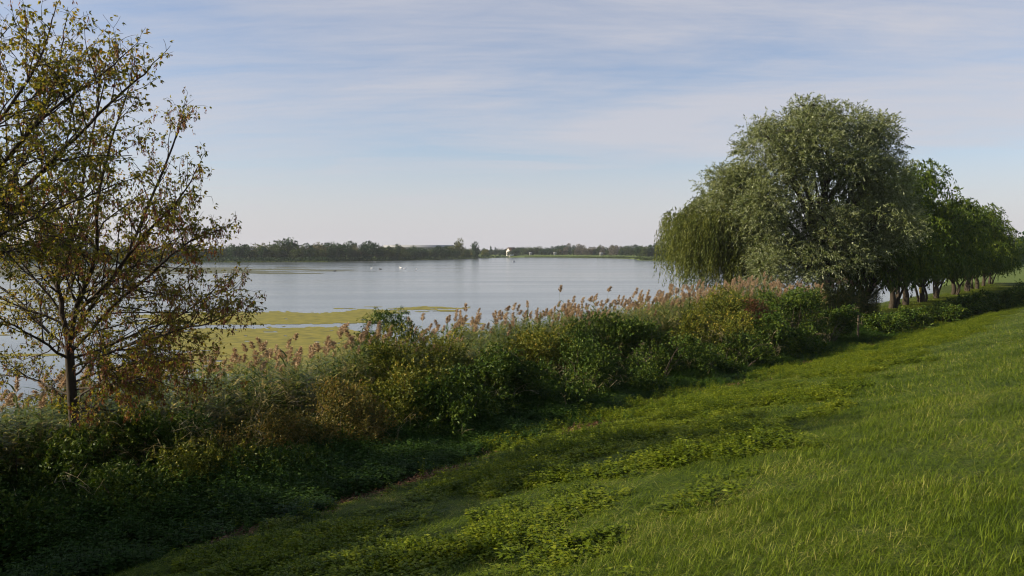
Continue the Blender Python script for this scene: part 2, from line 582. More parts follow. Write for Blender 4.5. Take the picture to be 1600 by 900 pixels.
#%%
# ------------------------------------------------------------------ ground, water
def build_ground():
    # angular-radial sheet, finest in front of the camera
    ang = np.concatenate([np.linspace(-48, 48, 260), np.linspace(50, 310, 90)])
    ang = np.radians(ang)
    rad = np.concatenate([[0.4], np.geomspace(1.0, 120, 210), np.geomspace(124, 5000, 190)])
    A, R = np.meshgrid(ang, rad)
    X, Y = R * np.sin(A), R * np.cos(A)
    Z = height(X, Y)
    nr, na = X.shape
    V = np.stack([X, Y, Z], -1).reshape(-1, 3)
    i = np.arange(nr - 1)[:, None] * na
    j = np.arange(na)[None]
    j2 = (j + 1) % na
    f = np.stack([i + j, i + j2, i + na + j2, i + na + j], -1).reshape(-1, 4)[:, ::-1]
    V = np.vstack([V, [[0, 0, height(0, 0)]]])
    tri = np.stack([np.arange(na), np.full(na, len(V) - 1), (np.arange(na) + 1) % na], -1)[:, ::-1]
    me = mesh_np('ground', V, [f, tri], smooth_=True)
    s, t = st(V[:, 0], V[:, 1])
    nz = fbm(V[:, 0], V[:, 1], 1.6, 9)
    soil = soil_mask(V[:, 0], V[:, 1])
    soil = np.maximum(soil, .8 * smooth(14.5, 16, s) * smooth(28, 24, s) * (t < 45))
    sh = shore_s(t)
    lawn = ((t > 46) & (s > 13.5)) | (V[:, 1] > 150)
    lawn = np.where(lawn, 1.0, smooth(11, 7, s) * .25)
    for nm, v in (('soil', soil), ('lawn', lawn)):
        a = me.attributes.new(nm, 'FLOAT', 'POINT')
        a.data.foreach_set('value', v.astype(np.float32))
    o = new_obj('ground', me, mat=M['ground'])
    tag(o, 'green dike slope, lakeside lawn and far banks', None, None, 'structure')


build_ground()


def build_water():
    xs = np.concatenate([-np.geomspace(3500, 40, 14), np.linspace(-30, 30, 5), np.geomspace(40, 3500, 14)])
    ys = np.concatenate([[-60], np.linspace(0, 100, 8), np.geomspace(130, 2500, 14)])
    X, Y = np.meshgrid(xs, ys)
    V = np.stack([X, Y, np.zeros_like(X)], -1).reshape(-1, 3)
    ny, nx = X.shape
    i = np.arange(ny - 1)[:, None] * nx
    j = np.arange(nx - 1)[None]
    f = np.stack([i + j, i + j + 1, i + nx + j + 1, i + nx + j], -1).reshape(-1, 4)
    o = new_obj('water', mesh_np('water', V, f), mat=M['water'])
    tag(o, 'calm pale grey lake water with faint ripples', None, None, 'structure')


build_water()


def weed_mat(name, label, region, mat, cell, zoff=.006):
    """floating weed: thin leafy sheet, cells kept where region(u,py) > 0"""
    u0, u1, p0, p1, fn = region
    nu = int((u1 - u0) / cell[0]); npy = int((p1 - p0) / cell[1])
    U, Pp = np.meshgrid(np.linspace(u0, u1, nu), np.linspace(p0, p1, npy))
    Yw = CAMZ * F / (Pp - HOR)
    Xw = (U - 800) / F * Yw
    keep = fn(U, Pp, Xw, Yw)
    k = keep[:-1, :-1] & keep[1:, 1:]
    i = np.arange(npy - 1)[:, None] * nu
    j = np.arange(nu - 1)[None]
    f = np.stack([i + j, i + nu + j, i + nu + j + 1, i + j + 1], -1)[k]
    Z = zoff + .012 * vnoise(Xw, Yw, .5, 4)
    V = np.stack([Xw, Yw, Z], -1).reshape(-1, 3)
    used, inv = np.unique(f.ravel(), return_inverse=True)
    o = new_obj(name, mesh_np(name, V[used], inv.reshape(-1, 4)), mat=mat)
    tag(o, label, 'water weed', None, 'stuff')


def near_mats(u, p, x, y):
    n = (fbm(x, y, 5, 21) - .5)
    n2 = (fbm(x, y * 1.5, 1.4, 31) - .5)
    up = np.interp(u, [-60, 100, 330, 400, 450, 500, 560, 590, 600], [498, 494, 487, 487, 486, 488, 490, 492, 500])
    lo = np.interp(u, [-60, 100, 330, 430, 500, 560, 590, 600], [508, 507, 507, 507, 507, 506, 503, 499])
    e = 7 * n + 6 * n2 + 3 * (vnoise(x, y, .35, 37) - .5)
    A = (p > up + e) & (p < lo + .6 * e) & (u > 215 + 160 * (fbm(x, y * 2, 4, 35) - .5))
    up2 = np.interp(u, [-60, 300, 360, 480, 540, 585, 600], [515, 514, 512, 509, 512, 526, 540])
    B = (p > up2 + e) & (u < 640 - abs(p - 530) * .5) & (u > 235 + 240 * (fbm(x, y * 2, 4, 33) - .5))
    C = (fbm(x, y * 2.2, 3, 41) > .50 + .04 * (abs(p - 485) / 6)) & (p > 478) & (p < 493) & (u > 520) & (u < 720 + 60 * n)
    D = (fbm(x, y * 2, 4, 51) > .60 + .0003 * u) & (p < 560) & (p > 450) & (u < 300 + 80 * n)
    E = (fbm(x, y * 2.0, 3, 61) > .60) & (p > 505) & (u > 630)
    hole = (fbm(x, y * 2.5, 1.6, 71) < .20)
    return ((A | B) & ~hole) | C | D | (E & (p < 525))


weed_mat('floating_weed', 'yellow green floating weed mats on the near water behind the reeds', (-60, 900, 446, 585, near_mats), M['mat'], (1.6, .6))


def far_mats(u, p, x, y):
    n = fbm(x, y * 1.0, 30, 81)
    ed = np.interp(u, [-60, 100, 250, 360, 480, 540, 570], [.2, .25, .3, .4, .50, .62, .8])
    band = (p > 417.5 + 2 * (n - .5)) & (p < np.interp(u, [-60, 200, 360, 500, 560], [434, 431, 428, 427.5, 422]) + 5 * (n - .5))
    return band & (fbm(x * .5, y * 1.6, 9, 91) > ed - .04)


weed_mat('sparse_floating_weed', 'thin dull green weed band far out by the wooded bank', (-60, 575, 416, 436, far_mats), M['mat_far'], (1.2, .18))

# ------------------------------------------------------------------ trees
def spray_leaves(g, P, D, n_leaf, L_sp, leaf_L, leaf_W, droop, r, mi=0, spread=.7, tint_base=None, wild=0.0):
    """each spray: a bent twig carrying n_leaf leaves"""
    n = len(P)
    j = (np.arange(n_leaf) + r.random((n, n_leaf))) / n_leaf
    L_sp = np.broadcast_to(L_sp, (n,))[:, None, None]
    Q = P[:, None] + D[:, None] * (j[..., None] * L_sp) + np.array([0, 0, -1.0]) * (droop * j[..., None] ** 2 * L_sp)
    Q = Q + r.normal(size=Q.shape) * wild
    T = D[:, None] + np.array([0, 0, -2.0]) * droop * j[..., None]
    DD = norm(T) + r.normal(size=Q.shape) * spread
    tb = r.random((n, 1)) * .5 + r.random((n, n_leaf)) * .5 if tint_base is None else tint_base[:, None] + (r.random((n, n_leaf)) - .5) * .4
    LL = leaf_L * (.7 + .6 * r.random(n * n_leaf))
    add_leaves(g, Q.reshape(-1, 3), DD.reshape(-1, 3), LL, leaf_W * (.7 + .6 * r.random(n * n_leaf)), tb.ravel(), mi, r=r)


def lobe_points(lobes, n, r, inner=.45, seed=0, rough=.22, sub=None):
    c = np.array([l[0] for l in lobes], float)
    R = np.array([l[1] for l in lobes], float)
    if sub:
        # billows: many small clumps over the surface of each main lobe
        r2 = np.random.default_rng(seed + 77)
        cs, Rs_ = [], []
        for cc, RR in zip(c, R):
            for q in range(sub[0]):
                d = norm(r2.normal(size=3) + [0, 0, .25])
                cs.append(cc + d * RR * (.45 + .5 * r2.random()))
                Rs_.append(RR * (sub[1] * (.6 + .8 * r2.random())))
        c, R = np.array(cs), np.array(Rs_)
    w = (R.prod(1)) ** (2 / 3)
    k = r.choice(len(c), n, p=w / w.sum())
    d = norm(r.normal(size=(n, 3)))
    th, ph = np.arctan2(d[:, 1], d[:, 0]), d[:, 2]
    lump = 1 + rough * (fbm(th * 3 + k * 13, ph * 3 + k * 7, 1.0, seed) - .5) * 2
    rr = (inner + (1 - inner) * np.sqrt(r.random(n))) * lump
    return c[k] + d * R[k] * rr[:, None], d, k


def limb_set(g, base, fork, lobes, r, r0, mi=0, per=8, ks=6, stems=None):
    """trunk + limbs to each lobe + sub branches"""
    base, fork = np.array(base, float), np.array(fork, float)
    mid = (base + fork) / 2 + r.normal(size=3) * .1 * np.array([1, 1, 0])
    P = spline([base - [0, 0, .35], mid, fork], 8)
    add_tube(g, P, np.linspace(r0 * 1.35, r0, 8), 9, .5, mi)
    for c, R in lobes:
        c = np.array(c, float); R = np.array(R, float)
        m1 = fork * .62 + c * .38 + r.normal(size=3) * .06 * np.linalg.norm(c - fork) + [0, 0, .08 * np.linalg.norm(c - fork)]
        tip = c + [0, 0, R[2] * .45]
        Q = spline([fork - (fork - base) * .08, m1, c, tip], 12)
        rl = r0 * (.35 + .3 * r.random())
        add_tube(g, Q, np.linspace(rl, .02 + rl * .12, 12), ks, .5, mi)
        for q in range(per):
            i = r.integers(3, 11)
            e = c + norm(r.normal(size=3) + [0, 0, .3]) * R * (.6 + .3 * r.random())
            mm = (Q[i] + e) / 2 + [0, 0, .12 * np.linalg.norm(e - Q[i])] + r.normal(size=3) * .05
            add_tube(g, spline([Q[i], mm, e], 6), np.linspace(rl * .32, .012, 6), 4, .5, mi)


def build_lobe_tree(name, base, fork, lobes, r0, label, cat, group=None, leaf=None, n_sp=2000, n_leaf=14, L_sp=.7, lL=.16, lW=.045,
                    droop=.5, inner=.45, seed=1, bark=None, per=8, mesh_only=False, spread=.7, rough=.22, upb=.25, sub=None):
    r = np.random.default_rng(seed)
    base = np.array(base, float)
    loc = base.copy()
    lob = [(np.array(c, float) - loc, R) for c, R in lobes]
    gt = Geo()
    limb_set(gt, base - loc, np.array(fork, float) - loc, lob, r, r0, per=per)
    gl = Geo()
    P, D, k = lobe_points(lob, n_sp, r, inner, seed, rough, sub)
    D = norm(D + [0, 0, upb] + r.normal(size=D.shape) * .35)
    spray_leaves(gl, P, D, n_leaf, L_sp * (.6 + .8 * r.random(n_sp)), lL, lW, droop, r, spread=spread)
    mt, ml = gt.mesh('trunk', True), gl.mesh('crown')
    mt.materials.append(bark or M['bark_dark']); ml.materials.append(leaf)
    if mesh_only:
        return mt, ml
    t = empty(name, loc, label, cat, group)
    new_obj('trunk', mt, t); new_obj('crown', ml, t)
    return t


def hang_strands(g, P, L, step, lL, lW, r, out=None, sway=.12, tint=.5):
    """weeping shoots: leaves strung along hanging lines"""
    n = len(P)
    m = int(np.max(L) / step)
    j = np.arange(m)[None] * step + r.random((n, 1)) * step
    ok = j < L[:, None]
    if out is None:
        out = np.zeros((n, 3))
    f = j / np.maximum(L[:, None], .1)
    Q = P[:, None] + out[:, None] * (np.minimum(j, .9)[..., None]) + np.array([0, 0, -1.0]) * (np.maximum(j - .35 * np.minimum(j, .9), 0))[..., None]
    a = r.random((n, 1)) * 6.28
    Q = Q + np.stack([np.cos(a) * f ** 2, np.sin(a) * f ** 2, 0 * f], -1) * sway * L[:, None, None]
    Q = Q[ok]
    tt = (r.random((n, 1)) * .6 + r.random((n, m)) * .4)[ok]
    D = np.array([0, 0, -1.0]) + r.normal(size=Q.shape) * np.array([.5, .5, .3])
    add_leaves(g, Q, D, lL * (.7 + .6 * r.random(len(Q))), lW * (.7 + .6 * r.random(len(Q))), tt, 0, r=r)


def build_weeping(name, base, fork, lobes, r0, label, group, leaf, n_st, Lr, seed, step=.11, lL=.13, lW=.035, zmin=.4, mesh_only=False, bark=None, n_sp=500, stems=1):
    r = np.random.default_rng(seed)
    loc = np.array(base, float)
    lob = [(np.array(c, float) - loc, np.array(R, float)) for c, R in lobes]
    gt = Geo()
    fk = np.array(fork, float) - loc
    limb_set(gt, np.zeros(3), fk, lob, r, r0, per=7)
    for q in range(stems - 1):
        a = r.random() * 6.28
        o2 = np.array([cos(a), sin(a), 0]) * .35
        c = lob[r.integers(len(lob))][0]
        add_tube(gt, spline([o2 - [0, 0, .3], o2 * 2.2 + [0, 0, fk[2] * .8], c], 10), np.linspace(r0 * .75, .05, 10), 7)
    gl = Geo()
    P, D, k = lobe_points(lob, n_st, r, .4, seed, .2, (9, .38))
    L = Lr[0] + (Lr[1] - Lr[0]) * r.random(n_st) ** 1.5
    L = np.minimum(L, np.maximum(P[:, 2] - zmin - r.random(n_st) * .8, .25))
    out = norm(D * [1, 1, .15]) * .8
    hang_strands(gl, P, L, step, lL, lW, r, out)
    P, D, k = lobe_points(lob, n_sp, r, .4, seed, .2, (9, .38))
    spray_leaves(gl, P, norm(D + [0, 0, .4]), 12, .6, lL, lW, .7, r)
    mt, ml = gt.mesh('trunk', True), gl.mesh('crown')
    mt.materials.append(bark or M['bark_dark']); ml.materials.append(leaf)
    if mesh_only:
        return mt, ml
    t = empty(name, loc, label, 'tree', group)
    new_obj('trunk', mt, t); new_obj('crown', ml, t)
    return t


def L_(px, py, Y, rx, ry, rz):
    """lobe from its centre in the picture at depth Y, radii in metres"""
    return (at(px, py, Y), (rx, ry, rz))


def gz(x, y):
    return float(height(x, y))


# big silver willow
Y = 58.0
b = at(1287, 500, Y); b[2] = gz(b[0], b[1])
sw = [L_(1295, 205, 58, 3.1, 3.2, 2.3), L_(1215, 235, 57.5, 2.6, 2.6, 2.3), L_(1355, 220, 59, 2.2, 2.6, 1.9), L_(1300, 270, 57, 3.4, 3.2, 2.4),
      L_(1230, 310, 57, 3.2, 3.2, 2.5), L_(1350, 300, 57, 2.6, 2.6, 2.4), L_(1185, 350, 58, 2.6, 3.0, 2.6), L_(1290, 365, 55.5, 3.0, 2.6, 2.1),
      L_(1365, 355, 56, 2.2, 2.4, 1.9), L_(1235, 410, 56.5, 2.8, 2.6, 2.0), L_(1338, 392, 56, 2.0, 2.2, 1.5), L_(1160, 310, 59, 2.0, 2.4, 2.0),
      L_(1130, 298, 60, 2.0, 2.4, 1.6), L_(1098, 335, 60.5, 1.5, 1.9, 1.4), L_(1378, 203, 58.5, 1.2, 1.6, 1.0), L_(1192, 205, 58, 1.3, 1.6, 1.0),
      L_(1262, 178, 58, 1.3, 1.4, 1.0), L_(1395, 330, 60, 2.0, 2.4, 2.0), L_(1180, 410, 57.5, 2.0, 2.2, 1.8)]
build_lobe_tree('silver_willow', b, at(1287, 425, Y), sw, .42, 'tall silvery willow with pale leaf undersides, the highest crown behind the reeds', 'tree', None,
                M['silver'], n_sp=12500, n_leaf=15, L_sp=.85, lL=.22, lW=.060, droop=.34, inner=.35, seed=5, per=12, rough=.4, sub=(10, .36))
# weeping willow left of it
Y = 62.0
b = at(1135, 500, Y); b[2] = gz(b[0], b[1])
ww = [L_(1115, 322, 62, 2.0, 2.4, 1.4), L_(1080, 345, 61, 1.6, 2.2, 1.3), L_(1060, 365, 61, 1.4, 1.8, 1.1), L_(1130, 350, 60, 2.6, 2.2, 1.7),
      L_(1165, 330, 62, 2.2, 2.4, 1.8), L_(1095, 390, 60, 1.8, 2.0, 1.4), L_(1150, 400, 60, 2.0, 2.0, 1.4)]
build_weeping('weeping_willow', b, at(1138, 420, Y), ww, .35, 'weeping willow with hanging green curtains at the left edge of the willow group', None,
              M['weeping'], 4200, (1.0, 4.2), 6, zmin=.6, step=.12, lL=.20, lW=.06, n_sp=1500)

# row of willows along the lawn
rowspec = [(1353, 497, 62, 1.08), (1392, 482, 71, 1.2), (1414, 478, 76, 1.22), (1441, 474, 80, 1.14), (1463, 469, 86, .96), (1489, 466, 94, 1.05),
           (1511, 460, 101, 1.12), (1526, 457, 108, 1.04), (1536, 452, 117, .98), (1546, 450, 124, .84)]
rl1 = [((0, 0, 7.4), (3.0, 3.0, 2.3)), ((-2.4, .3, 6.0), (2.5, 2.6, 1.9)), ((2.4, -.4, 6.1), (2.4, 2.6, 2.0)), ((.2, -2.0, 5.2), (2.8, 2.2, 1.8)),
       ((-.5, 2.0, 5.4), (2.8, 2.2, 1.8)), ((.6, .2, 9.0), (1.7, 1.8, 1.3)), ((-3.4, 0, 4.6), (1.8, 2.0, 1.2)), ((3.4, .3, 4.6), (1.8, 2.0, 1.2))]
rl2 = [((.3, 0, 7.9), (2.6, 2.6, 2.4)), ((-2.0, -.4, 6.6), (2.3, 2.6, 2.0)), ((2.6, .4, 5.6), (2.4, 2.4, 1.7)), ((-.3, -2.1, 5.4), (2.6, 2.2, 1.8)),
       ((.4, 2.0, 5.6), (2.8, 2.2, 1.8)), ((-1.0, .2, 9.3), (1.5, 1.6, 1.2)), ((-3.2, .4, 4.8), (1.9, 2.0, 1.3)), ((1.4, -.6, 9.0), (1.3, 1.4, 1.1))]
skirt = [((2.6 * cos(a), 2.4 * sin(a), 4.1 + .3 * sin(3 * a)), (1.9, 1.9, 1.1)) for a in (0.3, 1.3, 2.4, 3.4, 4.4, 5.4)]
rmesh = [build_weeping('x', (0, 0, 0), (0, .1, 1.3), l + skirt, .19, '', None, M['row'], 1700, (.5, 2.4), 40 + i, step=.15, lL=.30, lW=.10, zmin=1.5,
                       mesh_only=True, bark=M['bark_dark'], n_sp=1300, stems=3) for i, l in enumerate((rl1, rl2, [((c[1] * .9 + .3, -c[0], c[2] * 1.03), R) for c, R in rl1[:6]]))]
rowlab = ['first willow of the row with a pale forked trunk, nearest the reeds', 'willow with leaning stems second in the row on the lawn',
          'willow with straight dark trunk, third in the row on the lawn', 'willow behind the yellow marker post, fourth in the row',
          'fifth willow of the row, dark trunk rising above the hedge', 'sixth willow of the row with a tall light crown top',
          'seventh willow of the row along the lawn', 'eighth willow of the row, crown merging with its neighbours',
          'ninth willow, next to last of the row', 'last willow of the row, farthest right over the open lawn']
for i, (px, py, Yd, scl) in enumerate(rowspec):
    p = at(px, py, Yd)
    p[2] = gz(p[0], p[1])
    t = empty('row_willow', p, rowlab[i], 'tree', 'willows in a row on the lawn', rng.random() * 6.28, scl * (.95 + .12 * rng.random()))
    t.scale = (t.scale[0], t.scale[1], t.scale[2] * (.92 if i < 1 else 1.0))
    for nm, me in zip(('trunk', 'crown'), rmesh[(0, 1, 2, 0, 2, 1, 0, 2, 1, 2)[i]]):
        new_obj(nm, me, t)
    last_willow = t
# small leaning trunk by the shore
p = at(1323, 480, 68); p[2] = gz(p[0], p[1])
build_lobe_tree('young_tree', p, p + [.1, 0, 2.2], [(p + [.1, 0, 3.4], (1.3, 1.3, .9))], .13, 'small reddish trunk by the shore left of the first row willow', 'tree',
                leaf=M['row'], n_sp=260, n_leaf=10, L_sp=.5, lL=.2, lW=.06, seed=77, per=5, bark=M['bark'])
#%%
# ------------------------------------------------------------------ left foreground maples, limb by limb
def maple(name, label, trunk, limbs, Yd, seed, r0, n_child=(11, 15), leafy=1.0, seeds=.5, group=None):
    r = np.random.default_rng(seed)
    base = at(*trunk[0][:2], Yd)
    base[2] = gz(base[0], base[1])
    t = empty(name, base, label, 'tree', group)
    gt, gl, gs = Geo(), Geo(), Geo()
    tp = [at(px, py, Yd + dz) - base for px, py, dz in trunk]
    tp[0] = np.array([0, 0, -.3])
    T = spline(tp, 14)
    add_tube(gt, T, np.interp(np.linspace(0, 1, 14), [0, .12, 1], [r0 * 1.5, r0, r0 * .75]), 10)
    limbs = [(rd * .72, pp) for rd, pp in limbs]
    leafP, leafD, seedP = [], [], []

    def perp(d, a):
        q = norm(np.cross(d, norm(r.normal(size=3))))
        return norm(d * cos(a) + q * sin(a))

    def grow(p, d, L, rad, lv):
        m = 6
        pts = [p]
        dd = d.copy()
        for i in range(m - 1):
            dd = norm(dd + r.normal(size=3) * .13 + np.array([0, 0, .05 if lv < 3 else -.05]))
            pts.append(pts[-1] + dd * L / (m - 1))
        pts = np.array(pts)
        add_tube(gt, pts, np.linspace(rad, max(rad * .35, .0025), m), 5 if lv == 1 else 3)
        if lv < 3:
            k = int((4.5 if lv == 1 else 4) * (L / (1.6 if lv == 1 else .8)) + 2)
            for q in range(k):
                i = r.integers(1, m)
                grow(pts[i], perp(norm(pts[min(i, m - 1)] - pts[i - 1]), radians(28 + 30 * r.random())), L * (.3 + .25 * r.random()), max(rad * .45, .003), lv + 1)
        if lv >= 2:
            nn = int(max(2, L / .055 * leafy * (.5 + r.random())))
            f = r.random(nn) ** .8 * (m - 1.001)
            i = f.astype(int)
            Q = pts[i] + (pts[i + 1] - pts[i]) * (f - i)[:, None]
            leafP.append(Q)
            if r.random() < seeds * (1.5 if p[0] > .6 else .45):
                seedP.append(Q[r.random(len(Q)) < .45])

    for lm in limbs:
        rad, pts = lm
        P = spline([at(px, py, Yd + dz) - base for px, py, dz in pts], 22)
        P[1:] += np.cumsum(r.normal(size=(21, 3)) * .012, 0)
        LL = np.linalg.norm(np.diff(P, axis=0), axis=1).sum()
        add_tube(gt, P, np.linspace(rad, rad * .12 + .004, 22), 7)
        nc = int(LL * r.uniform(3.5, 4.1)) + 5
        for q in range(nc):
            f = .12 + .86 * (q + r.random()) / nc
            i = min(int(f * 21), 20)
            d = norm(P[i + 1] - P[i])
            rest = LL * (1 - f)
            grow(P[i], perp(d, radians(30 + 32 * r.random())), .40 + .34 * rest * (.5 + .5 * r.random()), rad * (1 - f) * .4 + .006, 1 if rest > .9 else 2)
        grow(P[-1], norm(P[-1] - P[-2]), .5, rad * .12 + .004, 2)
    Q = np.concatenate(leafP)
    # compound leaves: 3 leaflets on a short stalk
    n = len(Q)
    stalk = norm(r.normal(size=(n, 3)) * [1, 1, .6] + [0, 0, -.25]) * (.03 + .05 * r.random((n, 1)))
    tb = r.random(n)
    for a in range(3):
        D = norm(stalk) + r.normal(size=(n, 3)) * .55 + [0, 0, -.55]
        add_leaves(gl, Q + stalk, D, .052 + .034 * r.random(n), .024 + .014 * r.random(n), tb * .7 + .3 * r.random(n), r=r)
    new_obj('trunk', gt.mesh('trunk', True), t, M['bark_dark'])
    new_obj('crown', gl.mesh('crown'), t, M['maple'])
    if len(seedP):
        S = np.concatenate(seedP)
        n = len(S)
        for a in range(7):
            D = np.array([0, 0, -1.0]) + r.normal(size=(n, 3)) * .28
            off = np.array([0, 0, -1.0]) * (.02 + .10 * r.random((n, 1))) + r.normal(size=(n, 3)) * .012
            add_leaves(gs, S + off, D, .055, .018, r.random(n), r=r)
        new_obj('seed_clusters', gs.mesh('seed_clusters'), t, M['samara'])
    print(name, 'leaves', len(Q), 'seeds', len(seedP) and len(S))
    return t


first_maple = maple('maple_tree', 'spindly maple with brown hanging seed clusters at the left, bare trunk in the reeds',
      [(120, 790, 0), (119, 700, 0), (112, 610, 0), (108, 540, 0)],
      [(.085, [(108, 545, 0), (97, 480, .2), (90, 430, .3), (112, 370, .5), (130, 290, .8), (150, 190, 1.0), (172, 120, 1.1)]),
       (.075, [(108, 540, 0), (122, 470, -.3), (150, 400, -.6), (158, 310, -1.0), (185, 210, -1.2), (215, 130, -1.4)]),
       (.070, [(110, 535, 0), (150, 470, .3), (200, 400, .7), (240, 300, 1.0), (275, 215, 1.2), (288, 180, 1.2)]),
       (.055, [(118, 490, -.2), (170, 440, -.8), (235, 360, -1.4), (275, 310, -1.8), (305, 268, -2.0)]),
       (.052, [(112, 548, 0), (180, 480, -.6), (255, 420, -1.0), (305, 378, -1.3), (345, 362, -1.5)]),
       (.040, [(112, 560, 0), (190, 528, .5), (270, 495, 1.1), (330, 460, 1.3), (368, 445, 1.5)]),
       (.038, [(111, 575, 0), (190, 545, -.8), (270, 520, -1.4), (330, 505, -1.9), (365, 497, -2.1)]),
       (.034, [(114, 640, 0), (150, 640, .8), (200, 650, 1.2), (240, 670, 1.4)]),
       (.034, [(112, 590, 0), (150, 560, 1.0), (200, 545, 1.6), (265, 560, 2.0)]),
       (.030, [(113, 610, 0), (170, 600, -.5), (240, 590, -1.0), (320, 600, -1.3)]),
       (.034, [(112, 600, 0), (170, 575, .6), (240, 560, 1.0), (310, 560, 1.2)]),
       (.034, [(113, 625, 0), (160, 600, -.9), (220, 600, -1.5), (270, 610, -1.7)]),
       (.045, [(106, 555, 0), (60, 500, .7), (10, 455, 1.2), (-50, 420, 1.6)]),
       (.040, [(106, 560, 0), (55, 530, -.8), (0, 500, -1.3), (-50, 480, -1.8)]),
       (.045, [(95, 460, .2), (55, 390, 1.0), (30, 300, 1.4), (20, 220, 1.6)]),
       (.030, [(112, 620, 0), (70, 600, .6), (30, 590, 1.2), (-10, 590, 1.4)])],
      16.0, 3, .11, leafy=.40, seeds=.52)
maple('maple_tree', 'leaning maple left of the frame, its long branches arching in over the sky',
      [(-260, 820, 0), (-255, 700, 0), (-240, 560, 0), (-215, 450, 0)],
      [(.07, [(-215, 455, 0), (-120, 400, 0), (0, 322, 0), (80, 262, -.2), (140, 200, -.3), (205, 140, -.4), (235, 110, -.5)]),
       (.065, [(-215, 450, 0), (-120, 360, .5), (0, 262, .8), (60, 190, 1.0), (95, 110, 1.1), (105, 60, 1.2)]),
       (.06, [(-210, 440, 0), (-120, 330, -.7), (-40, 250, -1.0), (20, 170, -1.2), (70, 90, -1.3), (90, 30, -1.4)]),
       (.05, [(-200, 460, 0), (-90, 420, -.6), (10, 360, -1.0), (110, 320, -1.2), (190, 285, -1.3)]),
       (.05, [(-215, 430, 0), (-150, 300, .8), (-90, 180, 1.2), (-30, 90, 1.4), (10, 40, 1.5)]),
       (.05, [(-120, 375, .2), (-20, 280, -.5), (60, 190, -.9), (150, 120, -1.0), (200, 80, -1.1)]),
       (.06, [(-225, 450, 0), (-300, 330, .6), (-360, 200, 1.0), (-380, 60, 1.0)]),
       (.06, [(-230, 460, 0), (-330, 400, -.8), (-430, 330, -1.2), (-520, 280, -1.4)]),
       (.05, [(-215, 430, 0), (-200, 280, -.5), (-190, 120, -.8), (-170, -40, -.8)])],
      13.0, 8, .12, leafy=.34, seeds=.1)


def copy_thing(src, loc, rz, scl, label):
    c = src.copy()
    SC.collection.objects.link(c)
    c.location = loc
    c.rotation_euler = (0, 0, rz)
    c.scale = (scl, scl, scl)
    c['label'] = label
    if 'group' in c:
        del c['group']
    for ch in src.children:
        d = ch.copy()
        SC.collection.objects.link(d)
        d.parent = c
    return c


for x_, y_, rz_, sc_, lab_ in ((-18.0, 4.6, 2.1, 1.05, 'added dense willow, unseen left of the frame, shading the lower slope'),
                               (-15.5, 9.6, 4.0, .95, 'added dense willow, unseen behind the leaning maple, shading the dike foot'),
                               (-17.5, -3.5, .6, 1.1, 'added dense willow, unseen behind the camera, for shade along the dike foot')):
    copy_thing(last_willow, (x_, y_, gz(x_, y_)), rz_, sc_, lab_)  # unseen willow copies, added to throw shade over the lower left slope
#%%
# ------------------------------------------------------------------ bushes
def bush(name, label, lobes, leaf, n_sp, n_leaf=9, lL=.07, lW=.045, L_sp=.28, seed=0, cat='bush', group=None, inner=.35, droop=.25, rough=.4, stems=16):
    r = np.random.default_rng(seed + 500)
    c0 = np.mean([l[0] for l in lobes], 0)
    loc = np.array([c0[0], c0[1], gz(c0[0], c0[1])])
    lob = [(np.array(c) - loc, R) for c, R in lobes]
    gl, gt = Geo(), Geo()
    P, D, k = lobe_points(lob, n_sp, r, inner, seed, rough, (12, .38))
    P = P[P[:, 2] > -.05] if True else P
    D = norm(P - np.array([0, 0, -.6])) + r.normal(size=P.shape) * .5
    D = norm(D)
    spray_leaves(gl, P, D, n_leaf, L_sp * (.5 + r.random(len(P))), lL, lW, droop, r, spread=.8)
    for q in range(stems):
        e = P[r.integers(len(P))]
        s0 = np.array([e[0] * .3, e[1] * .3, -.15])
        add_tube(gt, spline([s0, (s0 + e) / 2 + r.normal(size=3) * .12 + [0, 0, .15], e], 7), np.linspace(.02, .005, 7), 4)
    t = empty(name, loc, label, cat, group)
    new_obj('stems', gt.mesh('stems', True), t, M['bark'])
    new_obj('foliage', gl.mesh('foliage'), t, leaf)
    return t


def B_(u, s_, zc, rx, ry, rz):
    """lobe by its direction in the picture, its place across the dike foot and its height"""
    Yd = s_ / (NV[1] + NV[0] * (u - 800) / F)
    return (np.array([(u - 800) / F * Yd, Yd, zc]), (rx, ry, rz))


bush('bramble_bush', 'rusty orange bramble mound at the left centre in front of the yellowing bush',
     [B_(520, 15.8, 1.9, .95, .9, .85), B_(485, 15.3, 1.5, .8, .8, .8), B_(560, 15.2, 1.5, .7, .8, .8)], M['bramble'], 1700, 10, .055, .038, seed=1)
bush('bramble_bush', 'low brown green bramble strip below the reeds, left of the orange mound',
     [B_(430, 15.9, 1.45, .9, .8, .75), B_(380, 16.1, 1.45, .9, .8, .7), B_(320, 16.2, 1.4, .8, .8, .7)], M['bramble'], 1300, 9, .055, .036, seed=2)
bush('yellowing_bush', 'large yellow green leafy bush in the middle of the thicket',
     [B_(640, 17.6, 2.5, 1.2, 1.1, 1.15), B_(600, 18.0, 2.6, .9, 1.0, 1.0), B_(690, 17.8, 2.5, 1.2, 1.1, 1.05), B_(600, 16.2, 1.8, .9, .8, .9), B_(645, 16.0, 1.9, 1.0, .8, .95)],
     M['bush_yellow'], 3000, 10, .062, .044, seed=3)
bush('dark_bush', 'dark green bush with drooping feathery leaves right of the yellowing bush',
     [B_(740, 15.8, 1.9, 1.1, 1.1, 1.15), B_(790, 16.0, 1.8, 1.1, 1.1, 1.15), B_(690, 15.2, 1.6, .9, .8, .9)], M['bush_dark'], 2300, 11, .10, .042, seed=4, droop=.6, L_sp=.4)
